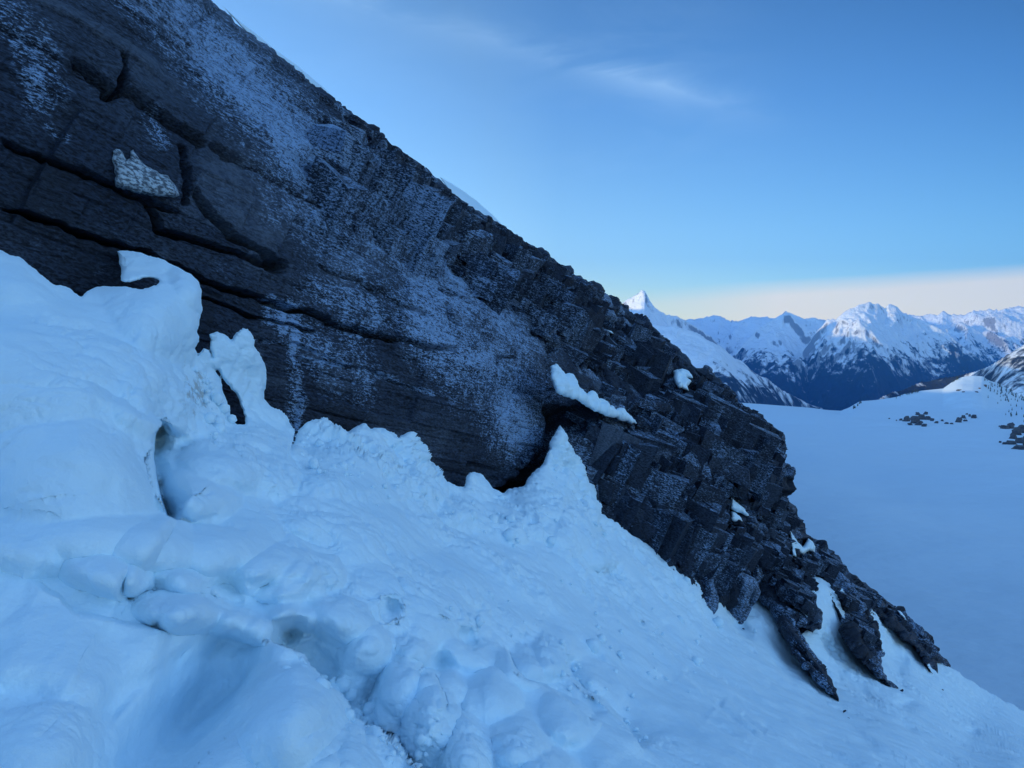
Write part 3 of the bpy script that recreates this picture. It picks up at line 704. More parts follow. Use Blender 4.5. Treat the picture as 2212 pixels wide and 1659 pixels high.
mounds = [ # u v ru rv rot height
 (130, 800, 230, 180, .2, .05), (170, 1010, 190, 150, 0, .06), (60, 620, 120, 70, .3, .03), (330, 690, 130, 90, .3, .04), (300, 860, 110, 120, 0, .045), (410, 640, 60, 60, .4, .03),
 (500, 1000, 110, 62, .1, .055), (430, 1065, 90, 60, 0, .05), (560, 950, 70, 34, .2, .03), (600, 1010, 60, 60, .3, .035),
 (760, 1050, 130, 60, .2, .04), (800, 1150, 190, 90, .35, .05), (640, 1230, 130, 70, -.1, .05), (900, 1270, 170, 110, .5, .05), (480, 1180, 130, 55, -.1, .035), (330, 1180, 120, 60, 0, .04),
 (230, 1240, 110, 46, .3, .04), (180, 1150, 170, 70, 0, .04), (60, 1180, 120, 60, .1, .03), (390, 1325, 90, 42, .1, .05), (520, 1350, 80, 40, .2, .045), (640, 1330, 70, 36, 0, .04), (380, 1255, 60, 30, .2, .03), (560, 1235, 60, 26, 0, .02),
 (740, 1330, 90, 60, .3, .045), (800, 1400, 60, 80, .2, .035), (860, 1490, 50, 90, .3, .045), (780, 1460, 40, 60, .3, .02), (930, 1560, 60, 100, .2, .05), (1010, 1620, 60, 80, .2, .045), (900, 1400, 60, 50, .2, .03), (920, 1480, 36, 32, 0, .03), (980, 1490, 50, 36, .4, .02),
 (1000, 1400, 70, 44, .4, .025), (1060, 1510, 60, 60, .5, .035), (1130, 1440, 60, 44, .5, .03), (1120, 1600, 70, 60, .5, .04), (1190, 1420, 44, 56, .3, .03), (1230, 1560, 70, 46, .6, .035), (1180, 1660, 70, 50, .5, .03), (1300, 1480, 70, 36, .7, .022), (1330, 1640, 90, 50, .6, .02),
 (1180, 1090, 70, 80, .3, .025), (1240, 1140, 60, 60, .6, .025), (1100, 1130, 60, 40, .4, .02), (1000, 1110, 60, 36, .4, .022), (1300, 1200, 80, 36, .6, .016), (1050, 1220, 110, 50, .6, .018), (900, 1060, 60, 40, .5, .02),
 (120, 1430, 130, 110, .4, .03), (640, 1560, 130, 110, .6, .045), (90, 1600, 110, 120, .6, .03), (700, 1640, 120, 70, .4, .03),
]
dents = [ # u v ru rv rot depth
 (846, 1310, 14, 18, .5, .04),
 (266, 1268, 10, 24, .2, .06), (278, 1292, 10, 8, 0, .06), (308, 1280, 14, 7, -.6, .055), (470, 1262, 46, 20, -.2, .045), (500, 1278, 26, 28, .4, .04), (575, 1265, 70, 17, 0, .03), (455, 1290, 20, 10, .3, .05),
 (350, 1270, 42, 30, 0, .04), (625, 1365, 34, 20, -.7, .05), (690, 1440, 60, 50, .6, .07), (790, 1500, 60, 110, .7, .10), (340, 1345, 10, 14, .5, .02), (1010, 1375, 26, 18, 0, .05), (945, 1430, 30, 26, .4, .05), (1110, 1400, 34, 26, .6, .04),
 (1315, 1240, 24, 20, .1, .055), (1020, 1470, 40, 60, 0, .03), (1060, 1560, 60, 60, 0, .04), (880, 1570, 70, 90, .4, .03), (1180, 1340, 40, 20, .5, .02), (1410, 1470, 60, 22, .6, .025), (1280, 1420, 50, 18, .7, .03), (1500, 1380, 40, 14, .5, .012),
 (400, 960, 55, 30, .2, .035), (930, 1190, 60, 34, .4, .03), (780, 1030, 60, 26, .1, .014), (600, 1180, 120, 40, -.1, .02), (170, 1050, 120, 60, .2, .02), (60, 1450, 60, 120, .6, .02), (400, 1560, 85, 230, .70, .27), (560, 1470, 60, 90, .7, .05), (30, 1560, 50, 200, .8, .03),
 (1440, 1350, 16, 8, .6, .012), (1700, 1490, 40, 8, .6, .014), (1960, 1520, 20, 9, .2, .03), (1960, 1565, 30, 8, .7, .02), (1860, 1590, 40, 9, .7, .02), (2100, 1580, 16, 8, .2, .03), (1830, 1660, 40, 20, .7, .02),
 (770, 900, 20, 60, 0, -.0), (1200, 1040, 20, 40, .2, .01), (1255, 1080, 20, 30, .2, .012),
 (1720, 1340, 22, 12, .6, .03), (1600, 1355, 26, 14, .7, .03), (1785, 1400, 40, 16, .8, .03), (1930, 1420, 22, 50, -.3, .04), (1800, 1445, 50, 12, .8, .02), (1870, 1500, 40, 10, .8, .02),
]
rng = np.random.RandomState(5)
for _ in range(90):                       # small pits and sluff marks trending down the slope
    u = rng.uniform(900, 2200); v = rng.uniform(1150, 1690)
    dents.append((u, v, rng.uniform(4, 14), rng.uniform(2, 4.5), rng.uniform(.45, .85), rng.uniform(.003, .012)))
lumpy = tps([(0, 700, 0), (300, 900, .02), (0, 1000, 0), (0, 1300, 0), (0, 1650, 0), (400, 1650, 0), (200, 1480, 0), (800, 1650, 0), (450, 700, .9), (420, 860, 1.2), (340, 800, .1), (560, 800, .5), (620, 940, 1.0), (700, 950, 1.6), (850, 975, 1.8), (900, 1015, 1.6), (930, 1090, .9), (800, 1060, .1),
 (1020, 1180, .8), (1200, 980, 1.5), (1220, 1120, 1.2), (1150, 1090, 1.1), (700, 1150, .0), (1000, 1300, .05), (1400, 1300, .35), (1320, 1180, .9), (1500, 1230, .8), (1700, 1500, .2), (1100, 1550, .1), (600, 1600, .0), (600, 1380, 0), (2000, 1600, .15), (1850, 1420, .7), (1650, 1330, .5), (300, 1270, .3), (500, 1290, .35), (550, 1080, 0), (450, 1000, .05)])
def snow_shape(U, V):
    t = snow_q(U, V)
    f = np.zeros_like(U)
    jit = 4.0 * fbm(np.stack([U / 26, V / 26, U * 0], -1), 3, 21)
    for pl, near, far, wn_, wf_ in lips:
        m, dist, s, par = line_box(pl, U, V, 3 * max(wn_, wf_))
        sgn = dist * s + jit[m] * .7
        tap = smooth(0, .10, par) * smooth(1, .90, par)
        dd = np.abs(sgn)
        e = smooth(-3.0, 3.0, sgn)                      # 1 on the near side
        f[m] += tap * 1.7 * (-near * e * np.exp(-dd / wn_) + far * (1 - e) * np.exp(-(dd / wf_) ** 1.3))
    for u, v, ru, rv, rot, dep in dents:
        m = (np.abs(U - u) < 4 * max(ru, rv)) & (np.abs(V - v) < 4 * max(ru, rv))
        if not m.any(): continue
        x, y = U[m] - u, V[m] - v; c, s_ = math.cos(rot), math.sin(rot)
        a, b = (x * c + y * s_) / ru, (-x * s_ + y * c) / rv
        rr = np.maximum((a * a + b * b) * (1 + .7 * fbm(np.stack([a * .9 + u, b * .9 + v, a * 0], -1), 3, 3)), 0)
        f[m] += dep * np.exp(-np.clip(rr, 0, 30))
    return t, f
def snow_depth(U, V):
    t, f = snow_shape(U, V)
    jx = 9 * fbm(np.stack([U / 60, V / 60, U * 0], -1), 3, 221); jy = 9 * fbm(np.stack([U / 60, V / 60, U * 0 + 4], -1), 3, 231)
    h = np.zeros_like(U)
    for u, v, ru, rv, rot, a in mounds:
        m = (np.abs(U - u) < 1.8 * max(ru, rv)) & (np.abs(V - v) < 1.8 * max(ru, rv))
        x, y = U[m] + jx[m] - u, V[m] + jy[m] - v; c, s_ = math.cos(rot), math.sin(rot)
        r2 = ((x * c + y * s_) / (ru * 1.12)) ** 2 + ((-x * s_ + y * c) / (rv * 1.12)) ** 2
        hi = 1.95 * a * np.where(r2 < 1, (1 - r2), 1.2 * (1 - r2))
        h0 = h[m]; h[m] = .5 * (h0 + hi + np.sqrt((h0 - hi) ** 2 + .006 ** 2)) - .0006 * (hi > -.02)
    f = f - h
    return t * (1 + f)
def snow_disp(U, V, P, N, sde):
    Lm = np.clip(lumpy(U, V), .03, 2.0)
    n1 = fbm(P * np.array([1.6, 1.6, 1.6]), 3, 31)
    Pw = P + .09 * np.stack([fbm(P * 3, 2, 401), fbm(P * 3, 2, 402), fbm(P * 3, 2, 403)], -1)
    bil = 1 - np.abs(fbm(Pw * 3.6, 4, 41, .62)) * 2.6
    Lm = Lm * (.35 + 1.1 * smooth(-.35, .45, fbm(P * 1.3, 2, 71)))           # rounded cauliflower lumps
    n3 = fbm(P * 14, 3, 51)
    pit = -np.clip(fbm(P * 8.0, 2, 61) - .35, 0, 1)
    n4 = fbm(Pw * 3.2, 4, 91, .5); n5 = ridged(Pw * 6.5, 4, 95, .6); cr = smooth(-.1, .5, fbm(P * 1.1, 3, 99))
    d = .05 * n1 + .017 * n4 - .045 * cr * n5 + Lm * (.055 * bil * smooth(.1, .6, Lm) + .012 * n3 + .04 * pit) + .002 * n3
    fade = smooth(0, 8, sde)
    return P + N * (d * (.3 + .7 * fade))[..., None]
def snow_attr(U, V, P, PD):
    d = np.zeros_like(U)
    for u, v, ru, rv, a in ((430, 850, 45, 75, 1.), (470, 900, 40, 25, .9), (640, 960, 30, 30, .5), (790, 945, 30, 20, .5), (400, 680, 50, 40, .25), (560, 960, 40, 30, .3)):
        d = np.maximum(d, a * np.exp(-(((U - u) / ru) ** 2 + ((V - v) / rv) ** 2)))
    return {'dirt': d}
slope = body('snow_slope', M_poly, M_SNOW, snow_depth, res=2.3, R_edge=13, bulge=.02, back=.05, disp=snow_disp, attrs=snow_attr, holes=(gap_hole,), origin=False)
tag(slope, kind='structure')

# ------------------------------------------------------------------ snow lying on the cliff, loose rocks
def lump_disp(amp):
    def f(U, V, P, N, sde):
        s = amp * (.7 * (1 - np.abs(fbm(P * 2.6, 3, 41)) * 2) + .4 * fbm(P * 7, 3, 42))
        return P + N * (s * smooth(0, 8, sde))[..., None]
    return f
def on_cliff(off): return lambda u, v: cliff_q(u, v) - off
def patch(poly, off, label, amp=.12, rough=1.5, seed=1, R_=9):
    o = body('snow_patch', roughen(poly, rough, 4, seed), M_SNOWP, on_cliff(off), res=1.2, R_edge=R_, bulge=.03, back=.03, disp=lump_disp(amp))
    return tag(o, label, 'snow patch', 'snow patches lying on the cliff')
patch([(1189, 791), (1201, 785), (1214, 799), (1221, 808), (1236, 809), (1246, 827), (1256, 839), (1268, 850), (1276, 845), (1290, 857), (1300, 864), (1310, 871), (1312, 882), (1323, 876), (1328, 889), (1343, 886), (1360, 896), (1381, 916), (1360, 915), (1333, 903),
 (1320, 902), (1300, 894), (1276, 884), (1246, 864), (1221, 857), (1201, 849), (1196, 834), (1189, 812)], 1.7, 'long tapering tongue of snow filling the sloping ledge above the snow spike', .14, 1.5, 1)
patch([(1454, 801), (1474, 796), (1486, 800), (1494, 809), (1497, 817), (1484, 815), (1494, 824), (1485, 834), (1489, 845), (1476, 841), (1464, 837), (1456, 823)], .95, 'small four-cornered snow patch just below the rocky skyline', .10, 1.2, 2)
patch([(1308, 712), (1314, 713), (1321, 715), (1327, 722), (1318, 720)], .7, 'tiny sliver of snow on a ledge beside the pale slab', .03, .4, 3, 4)
patch([(1579, 1073), (1592, 1085), (1602, 1093), (1610, 1100), (1625, 1118), (1610, 1116), (1597, 1108), (1586, 1104), (1578, 1100)], 1.15, 'upper snow wedge in the gully on the lower buttress', .08, 1, 4, 7)
patch([(1579, 1104), (1590, 1107), (1598, 1114), (1611, 1131), (1600, 1128), (1592, 1130), (1578, 1124)], 1.15, 'lower snow wedge in the gully, beneath a thin band of rock', .08, 1, 5, 7)
patch([(1706, 1143), (1717, 1162), (1734, 1182), (1740, 1172), (1746, 1162), (1756, 1170), (1762, 1180), (1760, 1194), (1748, 1190), (1736, 1198), (1726, 1194), (1721, 1205), (1711, 1201), (1708, 1180)], 1.0, 'forked snow patch in the notch at the foot of the rounded black rock', .1, 1, 6, 7)
patch([(1938, 1318), (1945, 1320), (1954, 1330), (1958, 1340), (1948, 1336)], .9, 'little snow strip low on the rightmost rib of rock', .03, .5, 7, 4)
# thin snow behind the skyline
for i, (pl, lab) in enumerate((([(950, 382), (975, 396), (1000, 412), (1030, 434), (1066, 466), (1085, 486), (1040, 470), (990, 440)], 'thin edge of snow showing behind the middle of the rock skyline'),
                               ([(480, 12), (520, 48), (560, 78), (590, 104), (640, 140), (700, 190), (730, 222), (640, 160), (560, 100)], 'thin edge of snow showing behind the top of the rock skyline'))):
    o = body('snow_cornice', roughen(pl, .4, 8, i), M_SNOWP, lambda u, v: cliff_q(u, v) * 1.09, res=1.6, R_edge=6, bulge=.01, back=.03)
    tag(o, lab, 'snow cornice', 'snow edges behind the rock skyline')
# pale rime patch on the wall
ic = NT('rime_ice'); p_ = ic.attr('bed', 'Vector')
nn = ic.noise(ic.map(p_, (1, 1, 2.2)), 22, 6, .65, .3)
ic.set(ic.p, 'Base Color', ic.mix(ic.ramp(nn, .42, .60), (.07, .09, .115, 1), (.46, .55, .62, 1)))
ic.set(ic.p, 'Roughness', .6); ic.set(ic.p, 'Normal', ic.bump(nn, .9, .02))
o = body('rime_patch', roughen([(243, 326), (250, 321), (258, 322), (267, 332), (274, 345), (281, 340), (282, 326), (288, 323), (294, 333), (302, 344), (315, 357), (330, 366), (348, 376), (364, 380), (372, 392), (382, 405), (389, 422), (376, 428), (364, 425), (340, 424), (312, 420), (295, 416), (270, 409), (250, 403), (247, 390),
 (248, 375), (242, 350)], 1.6, 5, 5), ic.m, on_cliff(.13), res=1.6, R_edge=24, bulge=.02, back=.02, disp=lump_disp(.03), attrs=lambda U, V, P, PD: {'bed': bedco(PD)})
tag(o, 'grey-white scab of rime stuck to the dark wall at upper left', 'rime patch')

def rock_attr(U, V, P, PD):
    b2, d2, h2, _ = blocks(P, .25, .48, 23)
    return {'bed': bedco(P), 'frost': np.full(U.shape, .12), 'tone': .15 + .4 * h2}
def rdisp(amp):
    def f(U, V, P, N, sde):
        b2, d2, _, l2 = blocks(P, .16, .3, 29); return P + N * (amp * (b2 * .6 + .4 * fbm(P * 6, 3, 3)) * smooth(0, 5, sde))[..., None]
    return f
for pl, lab in (([(1208, 570), (1216, 572), (1222, 574), (1233, 573), (1239, 581), (1240, 590), (1228, 592), (1214, 585)], 'square black block perched on the skyline, upper of two'),
                ([(1283, 631), (1290, 630), (1303, 633), (1313, 641), (1322, 640), (1327, 642), (1322, 647), (1310, 649), (1296, 644)], 'flat black slab jutting from the skyline beside the pointed peak'),
                ([(1168, 540), (1178, 540), (1186, 545), (1187, 556), (1176, 556), (1168, 548)], 'small black block at the top of the upper skyline step'),
                ([(1974, 1352), (1982, 1351), (1993, 1354), (1994, 1364), (1982, 1366)], 'small square block standing on the right-hand rib of rock'),
                ([(1694, 1018), (1699, 1016), (1704, 1022), (1703, 1030), (1696, 1032)], 'fist-shaped knob on the vertical edge above the glacier')):
    o = body('boulder', roughen(pl, .7, 3, 3), M_ROCKF, lambda u, v: cliff_q(u, v) * .985, res=1.1, R_edge=6, bulge=.02, back=.05, disp=rdisp(.08), attrs=rock_attr, shade_smooth=False)
    tag(o, lab, 'boulder', 'loose blocks along the cliff edge')
# icicle-like slab of rock seen through the gap
rg = np.random.RandomState(31)
cv, cf = [], []
ico = [(0, 0, 1), (.89, 0, .45), (.28, .85, .45), (-.72, .53, .45), (-.72, -.53, .45), (.28, -.85, .45), (.72, .53, -.45), (-.28, .85, -.45), (-.89, 0, -.45), (-.28, -.85, -.45), (.72, -.53, -.45), (0, 0, -1)]
icf = [(0, 1, 2), (0, 2, 3), (0, 3, 4), (0, 4, 5), (0, 5, 1), (1, 6, 2), (2, 7, 3), (3, 8, 4), (4, 9, 5), (5, 10, 1), (6, 7, 2), (7, 8, 3), (8, 9, 4), (9, 10, 5), (10, 6, 1), (11, 7, 6), (11, 8, 7), (11, 9, 8), (11, 10, 9), (11, 6, 10)]
cu, cw = [], []
for a_, b_, n_, sp_r in (((650, 960), (930, 1050), 110, 26), ((930, 1060), (1290, 1190), 90, 34), ((1215, 1000), (1290, 1120), 50, 22), ((430, 800), (480, 930), 30, 14), ((610, 1410), (920, 1659), 110, 18), ((1000, 1250), (1560, 1420), 60, 60), ((1225, 1430), (1390, 1625), 30, 16)):
    k_ = rg.rand(n_); cu += list(a_[0] + (b_[0] - a_[0]) * k_ + rg.normal(0, sp_r, n_)); cw += list(a_[1] + (b_[1] - a_[1]) * k_ + rg.normal(0, sp_r, n_))
cu, cw = np.array(cu), np.array(cw)
okc = sdf(np.array(M_top, float), cu, cw)[0] > 10; cu, cw = cu[okc][None], cw[okc][None]
ct = snow_depth(cu, cw); cP = pts(cu, cw, ct)[0]; ct = ct[0]
for i in range(len(cP)):
    r = rg.uniform(.006, .03) * (ct[i] / 7) ** .5 * (1 + 1.5 * (rg.rand() < .12)); b = len(cv)
    cv += [tuple(cP[i] + np.array([-.0, -.25, .35]) * r + np.array(q) * r * rg.uniform(.7, 1.25, 3)) for q in ico]
    cf += [(b + x, b + y, b + z, -1) for x, y, z in icf]
o = mesh_obj('snow_crumbs', np.array(cv), np.array(cf), M_SNOWP); tag(o, kind='stuff')
def stone(u, v, size, seed, label):
    rs = np.random.RandomState(seed); t_ = float(snow_depth(np.array([[u]], float), np.array([[v]], float))[0, 0]); p = pts(np.array([u]), np.array([v]), np.array([t_]))[0]
    sv = np.array([np.array(q) * size * t_ / F * np.array([1.2, .9, .6]) * rs.uniform(.6, 1.2) for q in ico])
    o = mesh_obj('stone', sv, np.array([(x, y, z, -1) for x, y, z in icf]), M_ROCKF, {'bed': sv, 'frost': np.full(12, .1), 'tone': np.full(12, .4)}, smooth_=False)
    o.location = p; o.rotation_euler = (0, .5, rs.uniform(0, 3)); tag(o, label, 'stone', 'stones scattered below the rock ribs')
for i, (u, v, z_) in enumerate(((1762, 1380, 6), (1770, 1392, 4), (1948, 1492, 5), (1938, 1500, 3.5), (1960, 1506, 3), (2012, 1462, 4), (2028, 1478, 4.5), (2036, 1490, 3), (1824, 1536, 4), (1834, 1552, 3), (1598, 1345, 4), (1606, 1358, 3))):
    stone(u, v, z_, 60 + i, 'small dark stone on the snow just below the tips of the rock ribs')
# ------------------------------------------------------------------ massif behind the cliff (unseen flank that shades the slope) 
ms = NT('massif_snow'); ms.set(ms.p, 'Base Color', SNOW); ms.set(ms.p, 'Roughness', .8)
ys = np.concatenate([np.linspace(-3000, -100, 30), [-60, -30, -12, -5, -3.2], np.geomspace(12, 3200, 60)])
MAS_H = [(-3000, 260), (0, 30), (40, 14), (200, 30), (600, 46), (1000, 30), (1375, -22), (1700, -40), (2200, -40), (2600, 130), (3200, 190)]
xs = np.array([-2600, -1800, -1200, -800, -500, -330, -200, -120, -60, 0, 60, 140])
YY, XX = np.meshgrid(ys, xs, indexing='ij')
crest_h = np.interp(YY, *zip(*MAS_H))
crest_x = np.where(YY > 0, -.05 * YY - 14, -14.)
X = crest_x + XX * np.clip(.03 + np.abs(YY) / 1200, .03, 1)
d = np.abs(X - crest_x)
Z = crest_h - d * .75 + 8 * np.clip(np.abs(YY) / 400, 0, 1) * fbm(np.stack([X / 120, YY / 120, X * 0], -1), 4, 3)
Z = np.where((YY < 60) & (YY > -150), np.minimum(Z, 14 - d * 1.35), Z)
idx = np.arange(X.size).reshape(X.shape)
fc = np.stack([idx[:-1, :-1], idx[:-1, 1:], idx[1:, 1:], idx[1:, :-1]], -1).reshape(-1, 4)
keep = ~((YY[:-1, :-1] > -4) & (YY[:-1, :-1] < 14)).reshape(-1)
o = mesh_obj('mountainside', np.stack([X, YY, Z], -1).reshape(-1, 3), fc[keep], ms.m); tag(o, kind='structure')

# ------------------------------------------------------------------ glacier and knoll
def prof(cp):
    c = np.array(cp, float); return lambda u: np.interp(u, c[:, 0], c[:, 1])
knoll = prof([(1500, 868), (1600, 870), (1646, 873), (1697, 877), (1753, 881), (1789, 886), (1820, 891), (1835, 886), (1851, 881), (1861, 870), (1889, 867), (1915, 863), (1940, 858), (1953, 852), (1992, 844), (2040, 839), (2056, 827), (2068, 819), (2081, 814), (2105, 811), (2125, 813), (2137, 821), (2158, 828), (2184, 842), (2212, 858), (2300, 905), (2420, 940)])
def z_at(v, y): return -(np.asarray(v) - HORIZON) / F * y
YK = 2200.0
def glacier_z(u, y):
    flat = np.interp(y, [20, 60, 120, 220, 400, 800, 1400, 2200, 2600], [-70, -78, -90, -108, -128, -152, -176, -205, -230])
    soft = np.interp(u, [1500, 1646, 1780, 1860, 1950, 2040, 2110, 2212, 2300, 2420], [868, 873, 885, 877, 864, 851, 840, 858, 900, 935])
    cb = smooth(YK - 650, YK - 60, y); kv = knoll(u) * cb + soft * (1 - cb)
    crest = z_at(kv, YK)
    side_ = np.where(y < YK, (YK - y) / 1000.0, (y - YK) / 300.0)
    hill = crest - np.where(y < YK, 20 * (1 - np.exp(-np.abs(YK - y) / 70)) + 92 * np.clip(side_, 0, 3) ** 1.15, 260 * side_ ** 1.1)
    x = y * (u - W2) / F
    flat = np.where(y > YK, crest - 260 * ((y - YK) / 300) ** 1.1, flat + (crest - (-205)) * smooth(1500, 2200, y) * smooth(1858, 1835, u))
    k = 9.0
    z = flat + (k * np.logaddexp(hill / k, flat / k) - flat) * smooth(1780, 1840, u)
    z = np.where(y >= YK, crest - 260 * np.clip((y - YK) / 300, 0, 9) ** 1.1, z)
    # low roll that makes the faint curved crest, and gentle swells
    P = np.stack([x / 260, y / 420, x * 0], -1)
    z = z + smooth(2150, 1500, y) * 15 * fbm(P, 3, 5) * smooth(100, 500, y)
    lx = x - (560 + (y - 700) * -.9); 
    z = z + 14 * np.exp(-np.clip(lx, -300, 300) ** 2 / 60 ** 2) * np.exp(-((y - 640) / 170) ** 2)
    return z
us = np.arange(1380, 2440, 4.0); yg = np.concatenate([np.geomspace(25, 1500, 230), np.linspace(1505, 2400, 260), np.linspace(2410, 3400, 20)])
UU, YG = np.meshgrid(us, yg)
Zg = glacier_z(UU, YG)
Xg = YG * (UU - W2) / F
idx = np.arange(UU.size).reshape(UU.shape)
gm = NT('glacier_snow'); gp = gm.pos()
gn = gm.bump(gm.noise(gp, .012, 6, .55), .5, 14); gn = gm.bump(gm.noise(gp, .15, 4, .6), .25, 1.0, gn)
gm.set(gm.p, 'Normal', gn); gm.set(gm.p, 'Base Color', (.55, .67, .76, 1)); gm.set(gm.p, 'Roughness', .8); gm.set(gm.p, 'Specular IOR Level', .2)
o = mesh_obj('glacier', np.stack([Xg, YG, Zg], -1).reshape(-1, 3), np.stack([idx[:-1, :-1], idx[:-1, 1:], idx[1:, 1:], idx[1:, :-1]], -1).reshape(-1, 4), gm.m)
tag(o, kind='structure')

def surf_depth(u, v):
    """distance at which the view ray through (u,v) meets the glacier"""
    yy = np.linspace(300, 2195, 800); z = glacier_z(np.full_like(yy, u), yy); zr = z_at(v, yy)
    k = np.where(zr <= z)[0]
    return (yy[k[0]] if len(k) else 2190.0)
# rocks poking out of the knoll
rm = NT('dark_outcrop_rock'); q_ = rm.pos()
rm.set(rm.p, 'Base Color', rm.mix(rm.noise(q_, .25, 5, .6), (.02, .024, .03, 1), (.10, .10, .105, 1))); rm.set(rm.p, 'Roughness', .8)
rm.set(rm.p, 'Normal', rm.bump(rm.noise(q_, .4, 5, .6), .8, 2.0))
def crag(name, u, v, w, h, seed):
    """a faceted rock set into the snow, w x h in photo units"""
    rg = np.random.RandomState(seed); y = surf_depth(u, v + h * .5) ; s = y / F
    bmv = []; n = 9; rings = 4
    for k in range(rings + 1):
        f = k / rings
        for i in range(n):
            a = 2 * math.pi * (i + rg.uniform(-.3, .3)) / n; r = (1 - f ** 2 * .35) * rg.uniform(.5, 1.2)
            bmv.append((w * .5 * s * r * math.cos(a) + f * h * s * .1, w * .6 * s * r * math.sin(a), (f * 1.0 - .35) * h * s * rg.uniform(.85, 1.1)))
    bmv.append((w * s * .1, 0, h * s * .6))
    fs = []
    for k in range(rings):
        for i in range(n): fs.append((k * n + i, k * n + (i + 1) % n, (k + 1) * n + (i + 1) % n, (k + 1) * n + i))
    for i in range(n): fs.append((rings * n + i, rings * n + (i + 1) % n, len(bmv) - 1, -1))
    o = mesh_obj(name, np.array(bmv), np.array(fs), rm.m, smooth_=False)
    x = y * (u - W2) / F
    o.location = (x, y, float(z_at(v + h * .4, y)))
    return o
# ------------------------------------------------------------------ far mountains
ua = np.arange(1260, 2380, 1.6)
def arr(cp): return prof(cp)(ua)
ranges = [
 # skyline, distance, front slope, back slope, ridged amplitude (m), snowline shift (m)
 dict(s=arr([(1260, 720), (1310, 676), (1325, 668), (1341, 656), (1356, 646), (1370, 636), (1376, 634), (1384, 629), (1391, 629), (1397, 640), (1404, 650), (1414, 662), (1426, 671), (1438, 678), (1463, 683), (1479, 691), (1500, 703), (1540, 730), (1600, 790), (1700, 900), (2380, 1200)]), Y=12500, f=.72, b=.8, a=360, sl=-250, sp=.6),
 dict(s=arr([(1260, 700), (1479, 691), (1507, 685), (1527, 681), (1552, 681), (1576, 691), (1600, 689), (1620, 681), (1640, 682), (1665, 684), (1700, 690), (1803, 689), (1900, 700), (2380, 760)]), Y=20000, f=.5, b=.6, a=520, sl=-350, sp=1),
 dict(s=arr([(1260, 1000), (1560, 800), (1600, 745), (1640, 705), (1661, 691), (1681, 679), (1697, 673), (1710, 678), (1726, 685), (1738, 689), (1754, 685), (1774, 693), (1790, 700), (1820, 720), (1900, 780), (2000, 900), (2380, 1300)]), Y=15500, f=.55, b=.6, a=420, sl=-160, sp=1),
 dict(s=arr([(1260, 1300), (1700, 800), (1760, 720), (1786, 689), (1803, 689), (1819, 674), (1839, 664), (1850, 656), (1859, 654), (1868, 651), (1875, 649), (1884, 655), (1892, 653), (1910, 666), (1916, 658), (1928, 660), (1948, 674), (1985, 690), (2030, 710), (2100, 760), (2380, 1000)]), Y=15000, f=.62, b=.6, a=480, sl=0, sp=1),
 dict(s=arr([(1260, 1000), (1900, 700), (1948, 676), (1985, 679), (2021, 679), (2033, 672), (2053, 679), (2078, 679), (2098, 670), (2126, 670), (2151, 674), (2175, 666), (2195, 660), (2212, 665), (2300, 676), (2380, 680)]), Y=21000, f=.5, b=.6, a=560, sl=0, sp=1),
 dict(s=arr([(1260, 660), (1400, 696), (1438, 703), (1491, 712), (1527, 735), (1560, 751), (1600, 780), (1641, 808), (1661, 820), (1700, 845), (1760, 875), (1900, 930), (2380, 1100)]), Y=9000, f=.38, b=.35, a=270, sl=-330, sp=.8),
 dict(s=arr([(1260, 1300), (1700, 960), (1800, 905), (1860, 878), (1930, 848), (1990, 822), (2060, 812), (2110, 800), (2140, 788), (2180, 764), (2212, 744), (2280, 716), (2380, 690)]), Y=5200, f=.42, b=.5, a=110, sl=240, sp=1),
]
yr = np.concatenate([np.linspace(3300, 6500, 110), np.linspace(6520, 10500, 120), np.linspace(10530, 13500, 110), np.linspace(13520, 16200, 130), np.linspace(16240, 22500, 130), np.linspace(22600, 26000, 15)])
UF, YF = np.meshgrid(ua, yr)
XF = YF * (UF - W2) / F
best = np.full(UF.shape, -1650.0) + 60 * fbm(np.stack([XF / 900, YF / 900, XF * 0], -1), 3, 2)
sl = np.zeros(UF.shape)
PF = np.stack([XF / 2100, YF / 2100, XF * 0], -1)
wp = .35 * np.stack([fbm(PF * 1.3, 3, 201), fbm(PF * 1.3 + 5, 3, 202), XF * 0], -1)
rg1 = ridged(PF + wp, 6, 101, .52); rg2 = ridged(PF * 3.3 + wp * 1.5, 5, 131, .55)
for k, r in enumerate(ranges):
    Yc = r['Y'] + 350 * np.sin(ua / 60.0 + k * 2)
    zc = z_at(r['s'], Yc)
    dy_ = Yc[None] - YF
    below = np.abs(dy_)
    ker = np.hanning(61); ker /= ker.sum(); zs = np.convolve(np.pad(zc, 30, 'edge'), ker, 'valid')
    ws = smooth(0, 900, below); zc = zc[None] * (1 - ws) + np.minimum(zs, zc + 60)[None] * ws
    sl_ = np.where(dy_ > 0, r['f'], r['b'])
    amp = r['a'] * (.25 * smooth(0, 160, below) + .75 * smooth(0, 900, below))
    z = zc - sl_ * below + amp * (rg1 - .42) * 1.5 + .42 * r['a'] * (rg2 - .5) * smooth(0, 120, below)
    z += 26 * (r['Y'] / 15000) * fbm(PF * 14, 3, 33 + k) * smooth(0, 200, below) 
    z += 62 * (r['Y'] / 15000) * (ridged(np.stack([XF / 330, YF / 900, XF * 0], -1), 4, 5 + k, .6) - .5) * np.exp(-below / 900)
    m = z > best
    best = np.where(m, z, best); sl = np.where(m, r['sl'], sl)
gx = np.gradient(best, axis=1) / np.gradient(XF, axis=1); gy = np.gradient(best, axis=0) / np.gradient(YF, axis=0)
steep = np.hypot(gx, gy)
snowline = -300 + sl + 330 * fbm(PF * 2.2, 4, 301) + 260 * fbm(PF * 9, 3, 302) + 420 * (rg1 - .45) + 260 * (rg2 - .45)
sn = np.clip(.5 + (best - snowline + 90) / 900, 0, 1)
fm = NT('far_mountain'); fp = fm.pos()
